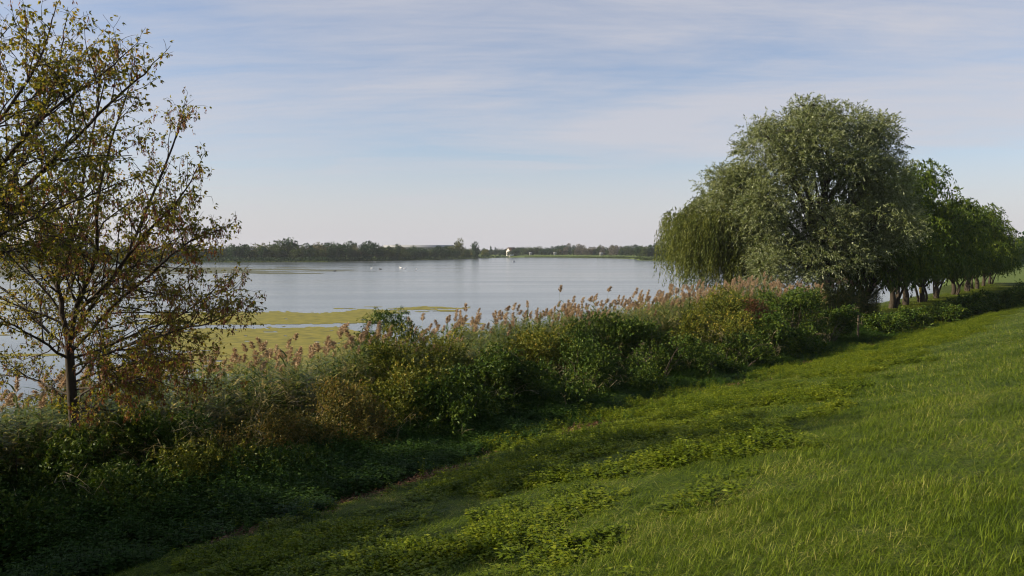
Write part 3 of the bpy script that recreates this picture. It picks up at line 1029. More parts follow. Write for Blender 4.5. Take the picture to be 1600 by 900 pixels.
bush('feathery_sapling', 'small feathery dark green sapling top against the floating weed',
     [B_(605, 20.2, 3.7, .55, .5, .35), B_(590, 20.0, 3.0, .6, .6, .7), B_(625, 20.2, 3.3, .45, .5, .4)], M['bush_dark'], 420, 12, .10, .028, seed=5, droop=.7, L_sp=.45, cat='sapling', rough=.5)
bush('dark_bush', 'dark rounded bush smothering the reeds below the two tallest plumes',
     [B_(935, 18.0, 2.7, 1.3, 1.2, 1.0), B_(900, 17.2, 2.2, 1.3, 1.2, 1.2), B_(975, 17.6, 2.3, 1.3, 1.2, 1.1)], M['bush_dark'], 2200, 10, .08, .048, seed=6)
bush('mixed_bush', 'yellow and green leafy bush between the dark bushes, left of the tall plumes',
     [B_(820, 18.2, 2.0, 1.3, 1.2, 1.2), B_(860, 17.8, 2.0, 1.1, 1.1, 1.1)], M['bush_yellow'], 1500, 10, .07, .045, seed=16)
bush('dark_bush', 'low dark bush at the thicket foot below the tall plumes, nearest the bare soil',
     [B_(860, 15.1, 1.7, 1.2, 1.0, 1.0), B_(920, 15.4, 1.7, 1.2, 1.0, 1.0)], M['bush_dark'], 1700, 10, .075, .045, seed=7)
bush('dark_bush', 'dark leafy bush in the middle of the thicket foot, shading the grass edge',
     [B_(985, 15.3, 1.6, 1.3, 1.0, 1.0), B_(1050, 15.4, 1.7, 1.3, 1.0, 1.05), B_(1010, 16.6, 2.0, 1.1, 1.0, 1.0)], M['bush_dark'], 2000, 10, .08, .048, seed=8)
bush('mixed_bush', 'tangled yellow green bush among pale reeds left of the dark rounded shrubs',
     [B_(1130, 17.6, 2.9, 1.4, 1.4, 1.2), B_(1090, 16.8, 2.2, 1.3, 1.2, 1.2), B_(1150, 16.4, 2.1, 1.3, 1.2, 1.1)], M['bush_yellow'], 2100, 10, .085, .05, seed=9)
bush('dark_bush', 'dark low bush at the foot of the yellow tangle',
     [B_(1110, 15.0, 1.5, 1.3, 1.0, .9), B_(1160, 15.0, 1.5, 1.3, 1.0, .9)], M['bush_dark'], 1300, 10, .08, .05, seed=17)
bush('red_bush', 'small patch of reddish leaves on the bush right of the yellow tangle',
     [B_(1182, 17.0, 2.7, .7, .6, .75), B_(1168, 17.4, 3.2, .5, .5, .4)], M['bush_red'], 420, 9, .08, .045, seed=10)
bush('dark_bush', 'big dark green bush at the right end of the thicket before the silvery willow',
     [B_(1225, 16.6, 2.6, 1.6, 1.5, 1.5), B_(1205, 15.2, 1.8, 1.3, 1.2, 1.2), B_(1265, 16.2, 2.5, 1.5, 1.3, 1.3)], M['bush_dark'], 2500, 10, .09, .058, seed=11)
bush('dark_bush', 'low dark bush closing the thicket beside the wooden fence post',
     [B_(1300, 15.6, 1.9, 1.3, 1.1, 1.1), B_(1255, 14.8, 1.5, 1.2, 1.1, .9)], M['bush_dark'], 1500, 10, .09, .058, seed=12)
bush('dark_bush', 'shadowed bush under the left maple at the picture edge',
     [B_(20, 17.0, 1.7, 1.3, 1.0, 1.1), B_(90, 16.5, 1.6, 1.2, .9, .9), B_(-60, 17, 1.7, 1.2, 1.0, 1.1)], M['bush_dark'], 1500, 10, .08, .04, seed=13)
bush('dark_bush', 'shadowed bush right of the left maple trunk below the reeds',
     [B_(180, 16.8, 1.6, 1.1, .9, 1.0), B_(250, 16.6, 1.5, 1.1, .9, .9)], M['bush_dark'], 1400, 10, .08, .04, seed=14)
bush('dark_bush', 'dark shadowed undergrowth bush at the lower left picture edge, below the maple',
     [B_(10, 14.3, 1.35, 1.0, .9, .8), B_(-50, 14.6, 1.5, 1.1, .9, .9)], M['bush_dark'], 1200, 10, .08, .035, seed=31)
bush('dark_bush', 'dark low bush in front of the maple trunk base',
     [B_(165, 14.7, 1.3, .9, .8, .75), B_(215, 15.0, 1.4, .9, .8, .8)], M['bush_dark'], 1100, 10, .08, .035, seed=32)
bush('mixed_bush', 'low olive bush in shade between the maple and the bramble strip',
     [B_(300, 15.0, 1.35, .9, .8, .75), B_(350, 15.2, 1.4, .9, .8, .8)], M['bush_yellow'], 1200, 10, .06, .036, seed=33)
bush('dark_bush', 'low dark bush below the bramble strip, its front in deep shadow',
     [B_(410, 14.7, 1.25, .9, .8, .7), B_(455, 14.6, 1.2, .8, .8, .65)], M['bush_dark'], 1000, 10, .08, .036, seed=34)
# hedge along the lawn on the right
hl = ['nearest hedge bush right of the fence post below the first row willow', 'hedge bush with low rounded top, second from the fence post',
      'third hedge bush from the fence post', 'fourth hedge bush, under the fourth row willow', 'fifth hedge bush at the taller part of the hedge',
      'sixth hedge bush with large glossy leaves', 'seventh hedge bush near the right edge', 'eighth hedge bush at the right edge',
      'last hedge bush at the far right edge below the lawn']
hs = [(1375, 506, 48, 1.5, .75), (1420, 500, 51, 1.6, .8), (1465, 493, 54, 1.6, .8), (1500, 484, 57, 1.6, .95), (1530, 479, 60, 1.6, 1.0), (1556, 475, 63, 1.7, 1.05),
      (1582, 470, 66, 1.7, 1.1), (1606, 466, 69, 1.8, 1.15), (1632, 462, 73, 1.8, 1.2)]
for i, (px, py, Yd, rw, rh) in enumerate(hs):
    c = at(px, py, Yd)
    g0 = gz(c[0], c[1])
    bush('hedge_bush', hl[i], [((c[0], c[1], g0 + rh * .6), (rw, 1.3, rh)), ((c[0] + 1.0, c[1] + .9, g0 + rh * .6), (rw * .8, 1.2, rh * .9))], M['bush_dark'],
         900, 9, .12, .08, seed=20 + i, group='bushes of the hedge along the lawn', L_sp=.3, stems=8)
#%%
# ------------------------------------------------------------------ scattered ground plants
def scatter(name, P, rot, scl, pid, protos, label, cat):
    me = bpy.data.meshes.new(name)
    me.vertices.add(len(P))
    me.vertices.foreach_set('co', np.asarray(P, np.float32).ravel())
    for nm, v in (('rot', rot), ('scl', scl)):
        a = me.attributes.new(nm, 'FLOAT_VECTOR', 'POINT')
        a.data.foreach_set('vector', np.asarray(v, np.float32).ravel())
    a = me.attributes.new('pid', 'INT', 'POINT')
    a.data.foreach_set('value', np.asarray(pid, np.int32))
    o = new_obj(name, me)
    ng = bpy.data.node_groups.new(name, 'GeometryNodeTree')
    ng.interface.new_socket('Geometry', in_out='INPUT', socket_type='NodeSocketGeometry')
    ng.interface.new_socket('Geometry', in_out='OUTPUT', socket_type='NodeSocketGeometry')
    gi, go = ng.nodes.new('NodeGroupInput'), ng.nodes.new('NodeGroupOutput')
    jn = ng.nodes.new('GeometryNodeJoinGeometry')

    def named(nm, ty):
        q = ng.nodes.new('GeometryNodeInputNamedAttribute')
        q.data_type = ty
        q.inputs['Name'].default_value = nm
        return [x for x in q.outputs if x.name == 'Attribute' and x.enabled][0]
    ar, as_, ap = named('rot', 'FLOAT_VECTOR'), named('scl', 'FLOAT_VECTOR'), named('pid', 'INT')
    for k, pm in enumerate(protos):
        po = bpy.data.objects.new(name + '_plant', pm)      # prototype, never linked to the scene
        oi = ng.nodes.new('GeometryNodeObjectInfo')
        oi.inputs['Object'].default_value = po
        oi.inputs['As Instance'].default_value = True
        cmp_ = ng.nodes.new('FunctionNodeCompare')
        cmp_.data_type = 'INT'
        cmp_.operation = 'EQUAL'
        ii = [x for x in cmp_.inputs if x.enabled]
        ng.links.new(ap, ii[0])
        ii[1].default_value = k
        ip = ng.nodes.new('GeometryNodeInstanceOnPoints')
        ng.links.new(gi.outputs[0], ip.inputs['Points'])
        ng.links.new(cmp_.outputs[0], ip.inputs['Selection'])
        ng.links.new(oi.outputs['Geometry'], ip.inputs['Instance'])
        ng.links.new(ar, ip.inputs['Rotation'])
        ng.links.new(as_, ip.inputs['Scale'])
        ng.links.new(ip.outputs[0], jn.inputs[0])
    ng.links.new(jn.outputs[0], go.inputs[0])
    md = o.modifiers.new('plants', 'NODES')
    md.node_group = ng
    tag(o, label, cat, None, 'stuff')
    return o


def blade(g, p, d, L, w, bend, tint, mi=0, n=3, r=None, side=None):
    """curved strap, n segments, tapering"""
    d = norm(np.asarray(d, float))
    hd = np.array([d[0], d[1], 0]) + 1e-6
    hd = norm(hd)
    if side is None:
        side = norm(np.cross(hd, [0, 0, 1]))
    V = []
    q = np.array(p, float)
    dd = d.copy()
    for i in range(n + 1):
        f = i / n
        ww = w * (1 - f ** 1.6) * .5 * (.55 + .45 * min(1, f * 3 + .4))
        if i == n:
            V.append(q)
        else:
            V += [q - side * ww, q + side * ww]
        dd = norm(dd + bend * (hd * .5 - np.array([0, 0, .9])) * (1 / n))
        q = q + dd * L / n
    nf = [[2 * i, 2 * i + 1, 2 * i + 3, 2 * i + 2] for i in range(n - 1)]
    g.add(V, nf, tint, mi)
    g.add(np.array(V[2 * n - 2:]), [[0, 1, 2]], tint, mi)


def grass_proto(seed, nb, rad, H, w, bend=.5):
    r = np.random.default_rng(seed)
    g = Geo()
    for i in range(nb):
        a, q = r.random() * 6.28, rad * math.sqrt(r.random())
        lean = r.normal(size=2) * 1.0
        L = H * (.45 + .85 * r.random())
        blade(g, (q * cos(a), q * sin(a), -.01), (lean[0], lean[1], 1), L, w * (.7 + .6 * r.random()), bend * (r.random() * 2), r.random() * .9 + (.2 if r.random() < .05 else 0), r=r)
    me = g.mesh('grass_tuft')
    me.materials.append(M['grass'])
    return me


def slope_pts(n_try, s0, s1, t0, t1, dens, r):
    s = r.uniform(s0, s1, n_try)
    t = r.uniform(t0, t1, n_try)
    x, y = xy(s, t)
    return x, y, s, t


def visible(x, y, m=160):
    u = x / np.maximum(y, .01) * F + 800
    return (y > .5) & (u > -m) & (u < 1600 + m)


r = np.random.default_rng(71)
# grass: density falls with distance, tufts widen
Ps, Rs, Ss, Is = [], [], [], []
bands = [(2.2, 8, 420, 1.0), (8, 15, 210, 1.2), (15, 28, 90, 1.6), (28, 55, 32, 2.4), (55, 115, 10, 3.6)]
herb_edge = lambda s, t, x, y: s - np.interp(t, [0, 6, 14, 22, 60], [3.2, 3.6, 5.0, 6.2, 9.0]) + (fbm(x, y, 2.5, 17) - .5) * 4
for d0, d1, dens, k in bands:
    n = int((27) * (d1 * 1.6 + 14) * dens)
    s = r.uniform(-9, 15.5, n)
    t = r.uniform(-8, d1 * 1.35 + 2, n)
    frac = n / ((24.5) * (d1 * 1.35 + 10) * dens)
    x, y = xy(s, t)
    dist = np.hypot(x, y)
    ok = visible(x, y) & (dist >= d0) & (dist < d1) & (r.random(n) < 1 / frac)
    soil = soil_mask(x, y)
    ok &= r.random(n) > soil * .93
    ok &= (r.random(n) < 1 - .7 * smooth(13.5, 15.5, s))
    x, y, s, t, dist = x[ok], y[ok], s[ok], t[ok], dist[ok]
    z = height(x, y)
    hv = .30 + 1.35 * fbm(x, y, .9, 77)
    he = herb_edge(s, t, x, y)
    hv = hv * np.where(he > 0, .75, 1)
    a = k * (.8 + .4 * r.random(len(x)))
    hz_ = hv * (1 + .10 * (k - 1)) * (.8 + .4 * r.random(len(x)))
    Ps.append(np.stack([x, y, z], -1)); Ss.append(np.stack([a, a, hz_], -1))
    Rs.append(np.stack([r.normal(size=len(x)) * .08, r.normal(size=len(x)) * .08, r.random(len(x)) * 6.28], -1))
    far = dist > 15
    Is.append(np.where(far, 3 + r.integers(0, 2, len(x)), r.integers(0, 3, len(x))))
P = np.concatenate(Ps)
print('grass tufts', len(P))
scatter('grass', P, np.concatenate(Rs), np.concatenate(Ss), np.concatenate(Is),
        [grass_proto(1, 34, .10, .10, .0045, 1.1), grass_proto(2, 32, .11, .125, .005, 1.5), grass_proto(3, 30, .10, .085, .0045, .8),
         grass_proto(4, 24, .11, .12, .0075, .9), grass_proto(5, 22, .11, .105, .0075, .7)], 'short uneven green grass on the dike slope', 'grass')


# herbs: yellow green leafy mounds in the lower slope
def herb_proto(seed, n, R, H, lL, lW, mat, nm):
    r = np.random.default_rng(seed)
    g = Geo()
    k = n // 10
    a, q = r.random(k) * 6.28, R * np.sqrt(r.random(k))
    top = H * (1 - (q / R) ** 2 * .55) * (.6 + .5 * r.random(k))
    B = np.stack([q * np.cos(a), q * np.sin(a), np.zeros(k)], -1)
    for b_, h_ in zip(B, top):
        lean = b_ * .3 + np.append(r.normal(size=2) * .04, 0)
        add_tube(g, [b_, b_ + lean + [0, 0, h_]], [.004, .002], 3, .3)
        j = .25 + .75 * np.sort(r.random(10))
        Q = b_ + lean * j[:, None] + np.stack([0 * j, 0 * j, h_ * j], -1)
        th = r.random(10) * 6.28
        D = np.stack([np.cos(th), np.sin(th), .35 - .6 * r.random(10)], -1)
        add_leaves(g, Q, D, lL * (1.2 - .6 * j) * (.7 + .6 * r.random(10)), lW * (1.2 - .6 * j), .15 + .6 * j * r.random(10) + .2 * j, r=r, N=norm(np.array([0, 0, 1.0]) + r.normal(size=(10, 3)) * .35))
    me = g.mesh(nm)
    me.materials.append(mat)
    return me


hp = [herb_proto(11, 260, .22, .24, .075, .04, M['herb'], 'herb'), herb_proto(12, 300, .26, .32, .07, .035, M['herb'], 'herb'),
      herb_proto(13, 160, .18, .15, .06, .04, M['herb'], 'herb')]
n = 60000
s = r.uniform(2, 13.6, n); t = r.uniform(-6, 85, n)
x, y = xy(s, t)
he = herb_edge(s, t, x, y)
cl = .55 * fbm(x, y, 2.6, 101, 2) + .45 * fbm(x, y, .9, 103, 2)
far = smooth(20, 40, t)
thr = .50 - .14 * far
den = smooth(thr - .04, thr + .10, cl) * smooth(-.6, 2.2, he)
ok = visible(x, y) & (r.random(n) < den * (.75 - .3 * far)) & (soil_mask(x, y) < .35)
x, y, s, t, cl = x[ok], y[ok], s[ok], t[ok], cl[ok]
k = .75 + .5 * r.random(len(x))
h = (.36 + 3.6 * np.clip(cl - .49 + .13 * smooth(20, 40, t), 0, .16)) * (.8 + .4 * r.random(len(x)))
scatter('low_herbs', np.stack([x, y, height(x, y)], -1), np.stack([0 * x, 0 * x, r.random(len(x)) * 6.28], -1), np.stack([k, k, k * h], -1), r.integers(0, 3, len(x)),
        hp, 'yellow green leafy weeds in low mounds over the lower slope', 'weeds')
print('herbs', len(x))

# nettles at the foot of the dike
np_ = [herb_proto(21, 200, .25, .62, .11, .045, M['nettle'], 'nettle'), herb_proto(22, 160, .22, .8, .12, .045, M['nettle'], 'nettle'),
       herb_proto(23, 200, .28, .4, .10, .05, M['nettle'], 'nettle')]
n = 26000
s = r.uniform(11.2, 18.5, n); t = r.uniform(-14, 52, n)
x, y = xy(s, t)
edge = np.interp(t, [-14, 2, 8, 14, 22, 30, 52], [11.2, 11.3, 12.0, 12.9, 13.6, 13.8, 13.2]) + (fbm(x, y, 2.0, 111) - .5) * 2.2
ok = visible(x, y, 350) & (s > edge) & (soil_mask(x, y) < .3) & (r.random(n) < .55 * smooth(.3, .5, fbm(x, y, 1.2, 121)) + .15)
x, y, s, t = x[ok], y[ok], s[ok], t[ok]
k = .8 + .5 * r.random(len(x))
hk = k * (.45 + .75 * smooth(0, 2.5, s - edge[ok])) * np.interp(t, [10, 25], [1, .75])
scatter('nettles', np.stack([x, y, height(x, y)], -1), np.stack([0 * x, 0 * x, r.random(len(x)) * 6.28], -1), np.stack([k, k, hk], -1), r.integers(0, 3, len(x)),
        np_, 'dark green nettles and undergrowth at the shaded foot of the dike', 'undergrowth')
print('nettles', len(x))

# brown litter on the bare patches
M['litter'] = leaf_mat('dead_leaf', [(.06, .028, .014), (.15, .075, .035), (.26, .17, .09)], trans=.1, inst=True)


def litter_proto(seed):
    r = np.random.default_rng(seed)
    g = Geo()
    k = 26
    P = np.append(r.normal(size=(k, 2)) * .12, r.random((k, 1)) * .03, 1)
    add_leaves(g, P, r.normal(size=(k, 3)) * [1, 1, .25], .05 + .05 * r.random(k), .018, r.random(k), r=r, N=norm(np.array([0, 0, 1.0]) + r.normal(size=(k, 3)) * .3))
    me = g.mesh('litter')
    me.materials.append(M['litter'])
    return me


n = 40000
s = r.uniform(11, 14.5, n); t = r.uniform(-4, 58, n)
x, y = xy(s, t)
ok = visible(x, y) & (r.random(n) < soil_mask(x, y) * .5 + .012)
x, y = x[ok], y[ok]
k = .8 + .5 * r.random(len(x))
scatter('leaf_litter', np.stack([x, y, height(x, y) + .01], -1), np.stack([0 * x, 0 * x, r.random(len(x)) * 6.28], -1), np.stack([k, k, k], -1), r.integers(0, 2, len(x)),
        [litter_proto(51), litter_proto(52)], 'brown dead leaves and stalks on the bare soil patches', 'leaf litter')

# dry bent reed canes tangled over the thicket and tall single weeds at its edge
def cane_proto(seed):
    r = np.random.default_rng(seed)
    g = Geo()
    for q in range(3):
        a = r.random() * 6.28
        P = spline([[0, 0, 0], [.25 * cos(a), .25 * sin(a), .5], [.7 * cos(a), .7 * sin(a), .8], [1.15 * cos(a), 1.15 * sin(a), .65 + .2 * r.random()]], 8)
        add_tube(g, P, np.linspace(.007, .004, 8), 3, .6)
        for i in (2, 3, 4, 5, 6, 7):
            d = r.normal(size=3) + [0, 0, -.2]
            blade(g, P[i], d, .3 + .25 * r.random(), .03, .8 * r.random(), .5 + .5 * r.random(), n=3)
    me = g.mesh('cane')
    me.materials.append(M['cane'])
    return me


M['cane'] = leaf_mat('dry_cane', [(.09, .085, .035), (.19, .16, .08), (.32, .28, .17)], trans=.25, inst=True)
n = 150
s = r.uniform(14.3, 18.5, n); t = r.uniform(-6, 52, n)
x, y = xy(s, t)
zc = height(x, y) + np.interp(s, [14.3, 16, 19.5], [.3, .8, 1.1]) + r.normal(size=n) * .25
k = .35 + .4 * r.random(n)
scatter('dry_canes', np.stack([x, y, zc], -1), np.stack([r.normal(size=n) * .5, r.normal(size=n) * .5, r.random(n) * 6.28], -1), np.stack([k, k, k], -1), r.integers(0, 3, n),
        [cane_proto(61), cane_proto(62), cane_proto(63)], 'pale dry canes and bent leaves tangled through the thicket', 'dry canes')
n = 700
s = r.uniform(10.5, 14.5, n); t = r.uniform(-4, 60, n)
x, y = xy(s, t)
ok = visible(x, y)
x, y = x[ok], y[ok]
k = .5 + .5 * r.random(len(x))
scatter('tall_weeds', np.stack([x, y, height(x, y)], -1), np.stack([r.normal(size=len(x)) * .12, r.normal(size=len(x)) * .12, r.random(len(x)) * 6.28], -1),
        np.stack([k, k, .5 + .6 * r.random(len(x))], -1), r.integers(0, 2, len(x)),
        [herb_proto(71, 40, .08, .55, .10, .035, M['herb'], 'weed'), herb_proto(72, 30, .06, .7, .12, .03, M['nettle'], 'weed')], 'single taller weeds along the edge of the undergrowth', 'weeds')

# lawn grass
n = 30000
s = r.uniform(13.5, 34, n); t = r.uniform(44, 150, n)
x, y = xy(s, t)
ok = visible(x, y, 60) & (s < shore_s(t) - .3)
x, y = x[ok], y[ok]
k = 3.2 + 2 * r.random(len(x))
scatter('lawn_grass', np.stack([x, y, height(x, y)], -1), np.stack([0 * x, 0 * x, r.random(len(x)) * 6.28], -1), np.stack([k, k, .5 + .3 * r.random(len(x))], -1), r.integers(0, 2, len(x)),
        [grass_proto(4, 20, .10, .16, .0075), grass_proto(5, 18, .10, .14, .0075, .7)], 'short grass of the lawn under the willows', 'grass')


# reeds
def reed_geo(seed, H, n_leaf, plume, r=None):
    r = np.random.default_rng(seed)
    gs, gl, gp = Geo(), Geo(), Geo()
    lean = r.normal(size=2) * .05
    bend = np.array([.07 + .05 * r.random(), -.04, 0]) * H * .5
    P = np.array([np.append(lean * H * f, H * f) + bend * f ** 3 for f in np.linspace(0, 1, 7)])
    add_tube(gs, P, np.linspace(.006, .003, 7), 3, .8)
    a0 = r.random() * 6.28
    for i in range(n_leaf):
        f = .12 + .84 * (i + .3 * r.random()) / n_leaf
        q = np.array([np.interp(f, np.linspace(0, 1, 7), P[:, c]) for c in range(3)])
        a = a0 + (i % 2) * pi + r.normal() * .6
        d = np.array([cos(a) + .45, sin(a), 1.0 + .4 * r.random()])
        blade(gl, q, d, (.46 + .32 * r.random()) * (1.1 - .3 * f), .048 + .018 * r.random(), .7 + .9 * r.random(),
              (.15 + .5 * r.random()) if r.random() > (.28 if f < .55 else .10) else .95, n=3)
    if plume:
        m = 84
        f = r.random(m)
        base = P[-1] + (P[-1] - P[-2]) * 0
        ax = norm(P[-1] - P[-2] + [.02, 0, .1])
        L = .24 + .08 * r.random()
        Q = base + ax * (f * L)[:, None] - [0, 0, .02] + np.array([.06, -.02, -.03]) * (f ** 2)[:, None]
        D = ax * .7 + r.normal(size=(m, 3)) * [.62, .62, .35] + [.1, 0, 0]
        add_leaves(gp, Q, D, (.15 - .07 * f), .022, r.random(m), r=r)
    return gs, gl, gp


def reed_proto(seed, H, n_leaf, plume):
    gs, gl, gp = reed_geo(seed, H, n_leaf, plume)
    g = Geo()
    for q, mi in ((gs, 0), (gl, 0), (gp, 1)):
        for V, Fc, T in zip(q.V, q.F, q.T):
            pass
        if not q.V:
            continue
        off = g.n
        g.V += q.V; g.F += [f + off for f in q.F]; g.T += q.T; g.M += [np.full(len(f), mi) for f in q.F]; g.n += q.n
    me = g.mesh('reed')
    me.materials.append(M['reed']); me.materials.append(M['plume'])
    return me


rp = [reed_proto(31, 2.6, 17, True), reed_proto(32, 2.5, 18, False), reed_proto(33, 2.75, 17, True), reed_proto(34, 2.3, 18, False), reed_proto(35, 2.5, 17, True)]
n = 38000
s = r.uniform(15.5, 32, n); t = r.uniform(-34, 66, n)
x, y = xy(s, t)
sh = np.minimum(shore_s(t), 26) + (fbm(x, y, 4, 131) - .5) * 2 + .9
inn = np.interp(t, [-30, 0, 10, 20, 60], [16.0, 17.0, 18, 18.6, 18.8]) + (fbm(x, y, 3, 141) - .5) * 3
ok = visible(x, y, 300) & (s < sh) & (s > inn) & (r.random(n) < .75)
ok &= ~((t > 52) & (s > 23))
x, y, s, t, sh = x[ok], y[ok], s[ok], t[ok], sh[ok]
z = np.maximum(height(x, y), -.35)
hh = (.68 + .62 * fbm(x, y, 2.2, 151)) * np.interp(t, [-34, 0, 14, 19, 26, 40, 66], [.84, .84, .82, .92, 1.0, 1.05, .96]) * (.9 + .2 * r.random(len(x)))
k = .9 + .3 * r.random(len(x))
pl = r.random(len(x)) < .05 + .15 * (fbm(x, y, 2.5, 171) > .5)
pid = np.where(pl, np.array([0, 2, 4])[r.integers(0, 3, len(x))], np.array([1, 3])[r.integers(0, 2, len(x))])
scatter('reed_bed', np.stack([x, y, z], -1), np.stack([r.normal(size=len(x)) * .05, r.normal(size=len(x)) * .05, r.normal(size=len(x)) * 1.2], -1),
        np.stack([k, k, hh], -1), pid, rp, 'dense bed of green reeds with pinkish brown plumes along the shore', 'reeds')
print('reeds', len(x))

# single reeds that stand clear
R_ = [(880, 446, 37, 'tall reed with a dense plume clear of the bed, left of the paired tall plumes'),
      (914, 462, 38, 'tall reed leaning right between the two tallest plumes'),
      (948, 446, 38.5, 'tallest reed, its plume highest over the water in the centre'),
      (952, 466, 38, 'reed with a plume just below the tallest plume'), (967, 470, 39, 'reed right of the tallest plume'),
      (926, 470, 38, 'shorter reed left of the tallest plume'), (792, 476, 34, 'slim plumed reed at the left slope of the reed bed'),
      (812, 484, 34.5, 'plumed reed just right of the slim reed'), (842, 492, 36, 'plumed reed at the dip left of the tall ones'),
      (1010, 462, 42, 'plumed reed standing over the bed, right of the tall group'), (1045, 456, 44, 'plumed reed before the lake left of the weeping willow'),
      (1158, 442, 44, 'plumed reed against the trunk of the weeping willow'), (1205, 440, 45, 'plumed reed in front of the silvery willow'),
      (1258, 452, 47, 'plumed reed near the right end of the reed bed'), (1282, 462, 47, 'last plumed reed at the right end of the bed'),
      (541, 505, 27, 'single plumed reed rising in front of the floating weed left of the sapling'), (470, 520, 26, 'lone reed plume against the lower floating weed')]
gcache = [reed_geo(300 + i, 1.0 * 3.2, 12, True) for i in range(4)]
rm = []
for gs, gl, gp in gcache:
    a, b_, c = gs.mesh('stem'), gl.mesh('leaves'), gp.mesh('plume')
    a.materials.append(M['reed']); b_.materials.append(M['reed']); c.materials.append(M['plume'])
    rm.append((a, b_, c))
for i, (px, py, Yd, lab) in enumerate(R_):
    p = at(px, py, Yd)
    z0 = max(gz(p[0], p[1]), -.3)
    k = (p[2] - z0) / 3.45
    t = empty('tall_reed', (p[0] - .16, p[1], z0), lab, 'reed', 'tall plumed reeds standing clear of the bed', (i * .7) % 1 - .5, 1)
    t.scale = (1.25, 1.25, k)
    for nm, me in zip(('stem', 'leaves', 'plume'), rm[i % 4]):
        new_obj(nm, me, t)

# pale strap leaved tufts at the grass edge
for i, (px, py, n_, lab) in enumerate([(684, 738, 12, 'pale strap leaved tuft at the edge of the nettles, left of centre'), (720, 722, 7, 'small pale tuft beside the bare soil, right of the strap tuft'),
                                       (842, 700, 5, 'few upright pale blades by the long bare soil patch'), (966, 662, 6, 'pale tuft near the shaded thicket edge in the centre')]):
    Yd = 5.0 / ((py - HOR) / F)
    p = at(px, py, Yd); p[2] = gz(p[0], p[1])
    rr = np.random.default_rng(600 + i)
    g = Geo()
    for q in range(n_):
        ln = rr.normal(size=2) * .25
        blade(g, (*(rr.normal(size=2) * .07), -.02), (ln[0], ln[1], 1), .32 + .15 * rr.random(), .018, .5 + .5 * rr.random(), rr.random(), n=4)
    o = new_obj('strap_leaf_tuft', g.mesh('strap_leaf_tuft'), None, M['strap'])
    o.location = p
    tag(o, lab, 'plant', None)
#%%
# ------------------------------------------------------------------ far banks
def far_tree_mesh(seed, shape, n, mat, lL, trunk=True):
    r = np.random.default_rng(seed)
    if shape == 'round':
        lob = [((r.normal() * .12, r.normal() * .12, .62), (.33, .33, .33))] + [((.3 * cos(a), .3 * sin(a), .42 + .22 * r.random()), (.24, .24, .26)) for a in r.random(5) * 6.28]
        lob += [((.22 * cos(a), .22 * sin(a), .26), (.3, .3, .22)) for a in r.random(3) * 6.28]
    elif shape == 'tall':
        lob = [((0, 0, .72), (.14, .14, .26)), ((.02, .02, .42), (.18, .18, .28)), ((-.03, 0, .25), (.16, .16, .16))]
    else:  # conifer
        lob = [((0, 0, .2 + .13 * i), (.24 - .036 * i, .24 - .036 * i, .13)) for i in range(6)]
    gl, gt = Geo(), Geo()
    P, D, k = lobe_points(lob, n, r, .4, seed, .35, (5, .5) if shape == 'round' else None)
    P[:, 2] = np.clip(P[:, 2], .02, 2)
    add_leaves(gl, P, D + r.normal(size=D.shape) * .6, lL * (.6 + .8 * r.random(n)), lL * .7, r.random(n), r=r)
    add_tube(gt, [[0, 0, -.05], [.01, 0, .3], [0, 0, .65]], [.022, .016, .006], 5)
    for a in r.random(4) * 6.28:
        add_tube(gt, [[0, 0, .3], [.12 * cos(a), .12 * sin(a), .5]], [.01, .004], 4)
    mt, ml = gt.mesh('trunk', True), gl.mesh('crown')
    mt.materials.append(M['bark']); ml.materials.append(mat)
    return mt, ml


fm = {'dark': leaf_mat('far_dark_leaf', [(.012, .036, .012), (.026, .062, .018)], trans=.2, nscale=.1),
      'olive': leaf_mat('far_olive_leaf', [(.030, .054, .012), (.064, .092, .018)], trans=.25, nscale=.1),
      'yellow': leaf_mat('far_yellow_leaf', [(.075, .09, .02), (.14, .145, .03)], trans=.25, nscale=.1),
      'brown': leaf_mat('far_brown_leaf', [(.075, .07, .035), (.14, .12, .06)], trans=.25, nscale=.1),
      'grey': leaf_mat('far_grey_leaf', [(.10, .095, .075), (.16, .15, .12)], trans=.2, nscale=.1)}
FT = {}


def ftree(kind, shape, v):
    key = (kind, shape, v)
    if key not in FT:
        FT[key] = far_tree_mesh(hash((shape, v)) % 9999 if False else (v * 17 + len(shape) * 5 + len(kind)), shape, 950 if shape == 'round' else 450, fm[kind], .10)
    return FT[key]


names = {'dark': 'dark green', 'olive': 'olive green', 'yellow': 'yellowing', 'brown': 'browning', 'grey': 'pale'}
shn = {'round': 'round crowned', 'tall': 'narrow upright', 'cone': 'pointed conifer like'}
nmo = {'round': 'broadleaf_tree', 'tall': 'poplar_tree', 'cone': 'conifer_tree'}


def put_far(px, Yd, H, kind, shape, where, group, wide=1.0, label=None):
    x = (px - 800) / F * Yd
    z = gz(x, Yd)
    lab = label or f'{names[kind]} {shn[shape]} tree {where}'
    t = empty(nmo[shape], (x, Yd, z), lab, 'tree', None if label else group, rng.random() * 6.28)
    t.scale = (H * wide, H * wide, H)
    for nm, me in zip(('trunk', 'crown'), ftree(kind, shape, int(rng.integers(0, 3)))):
        new_obj(nm, me, t)


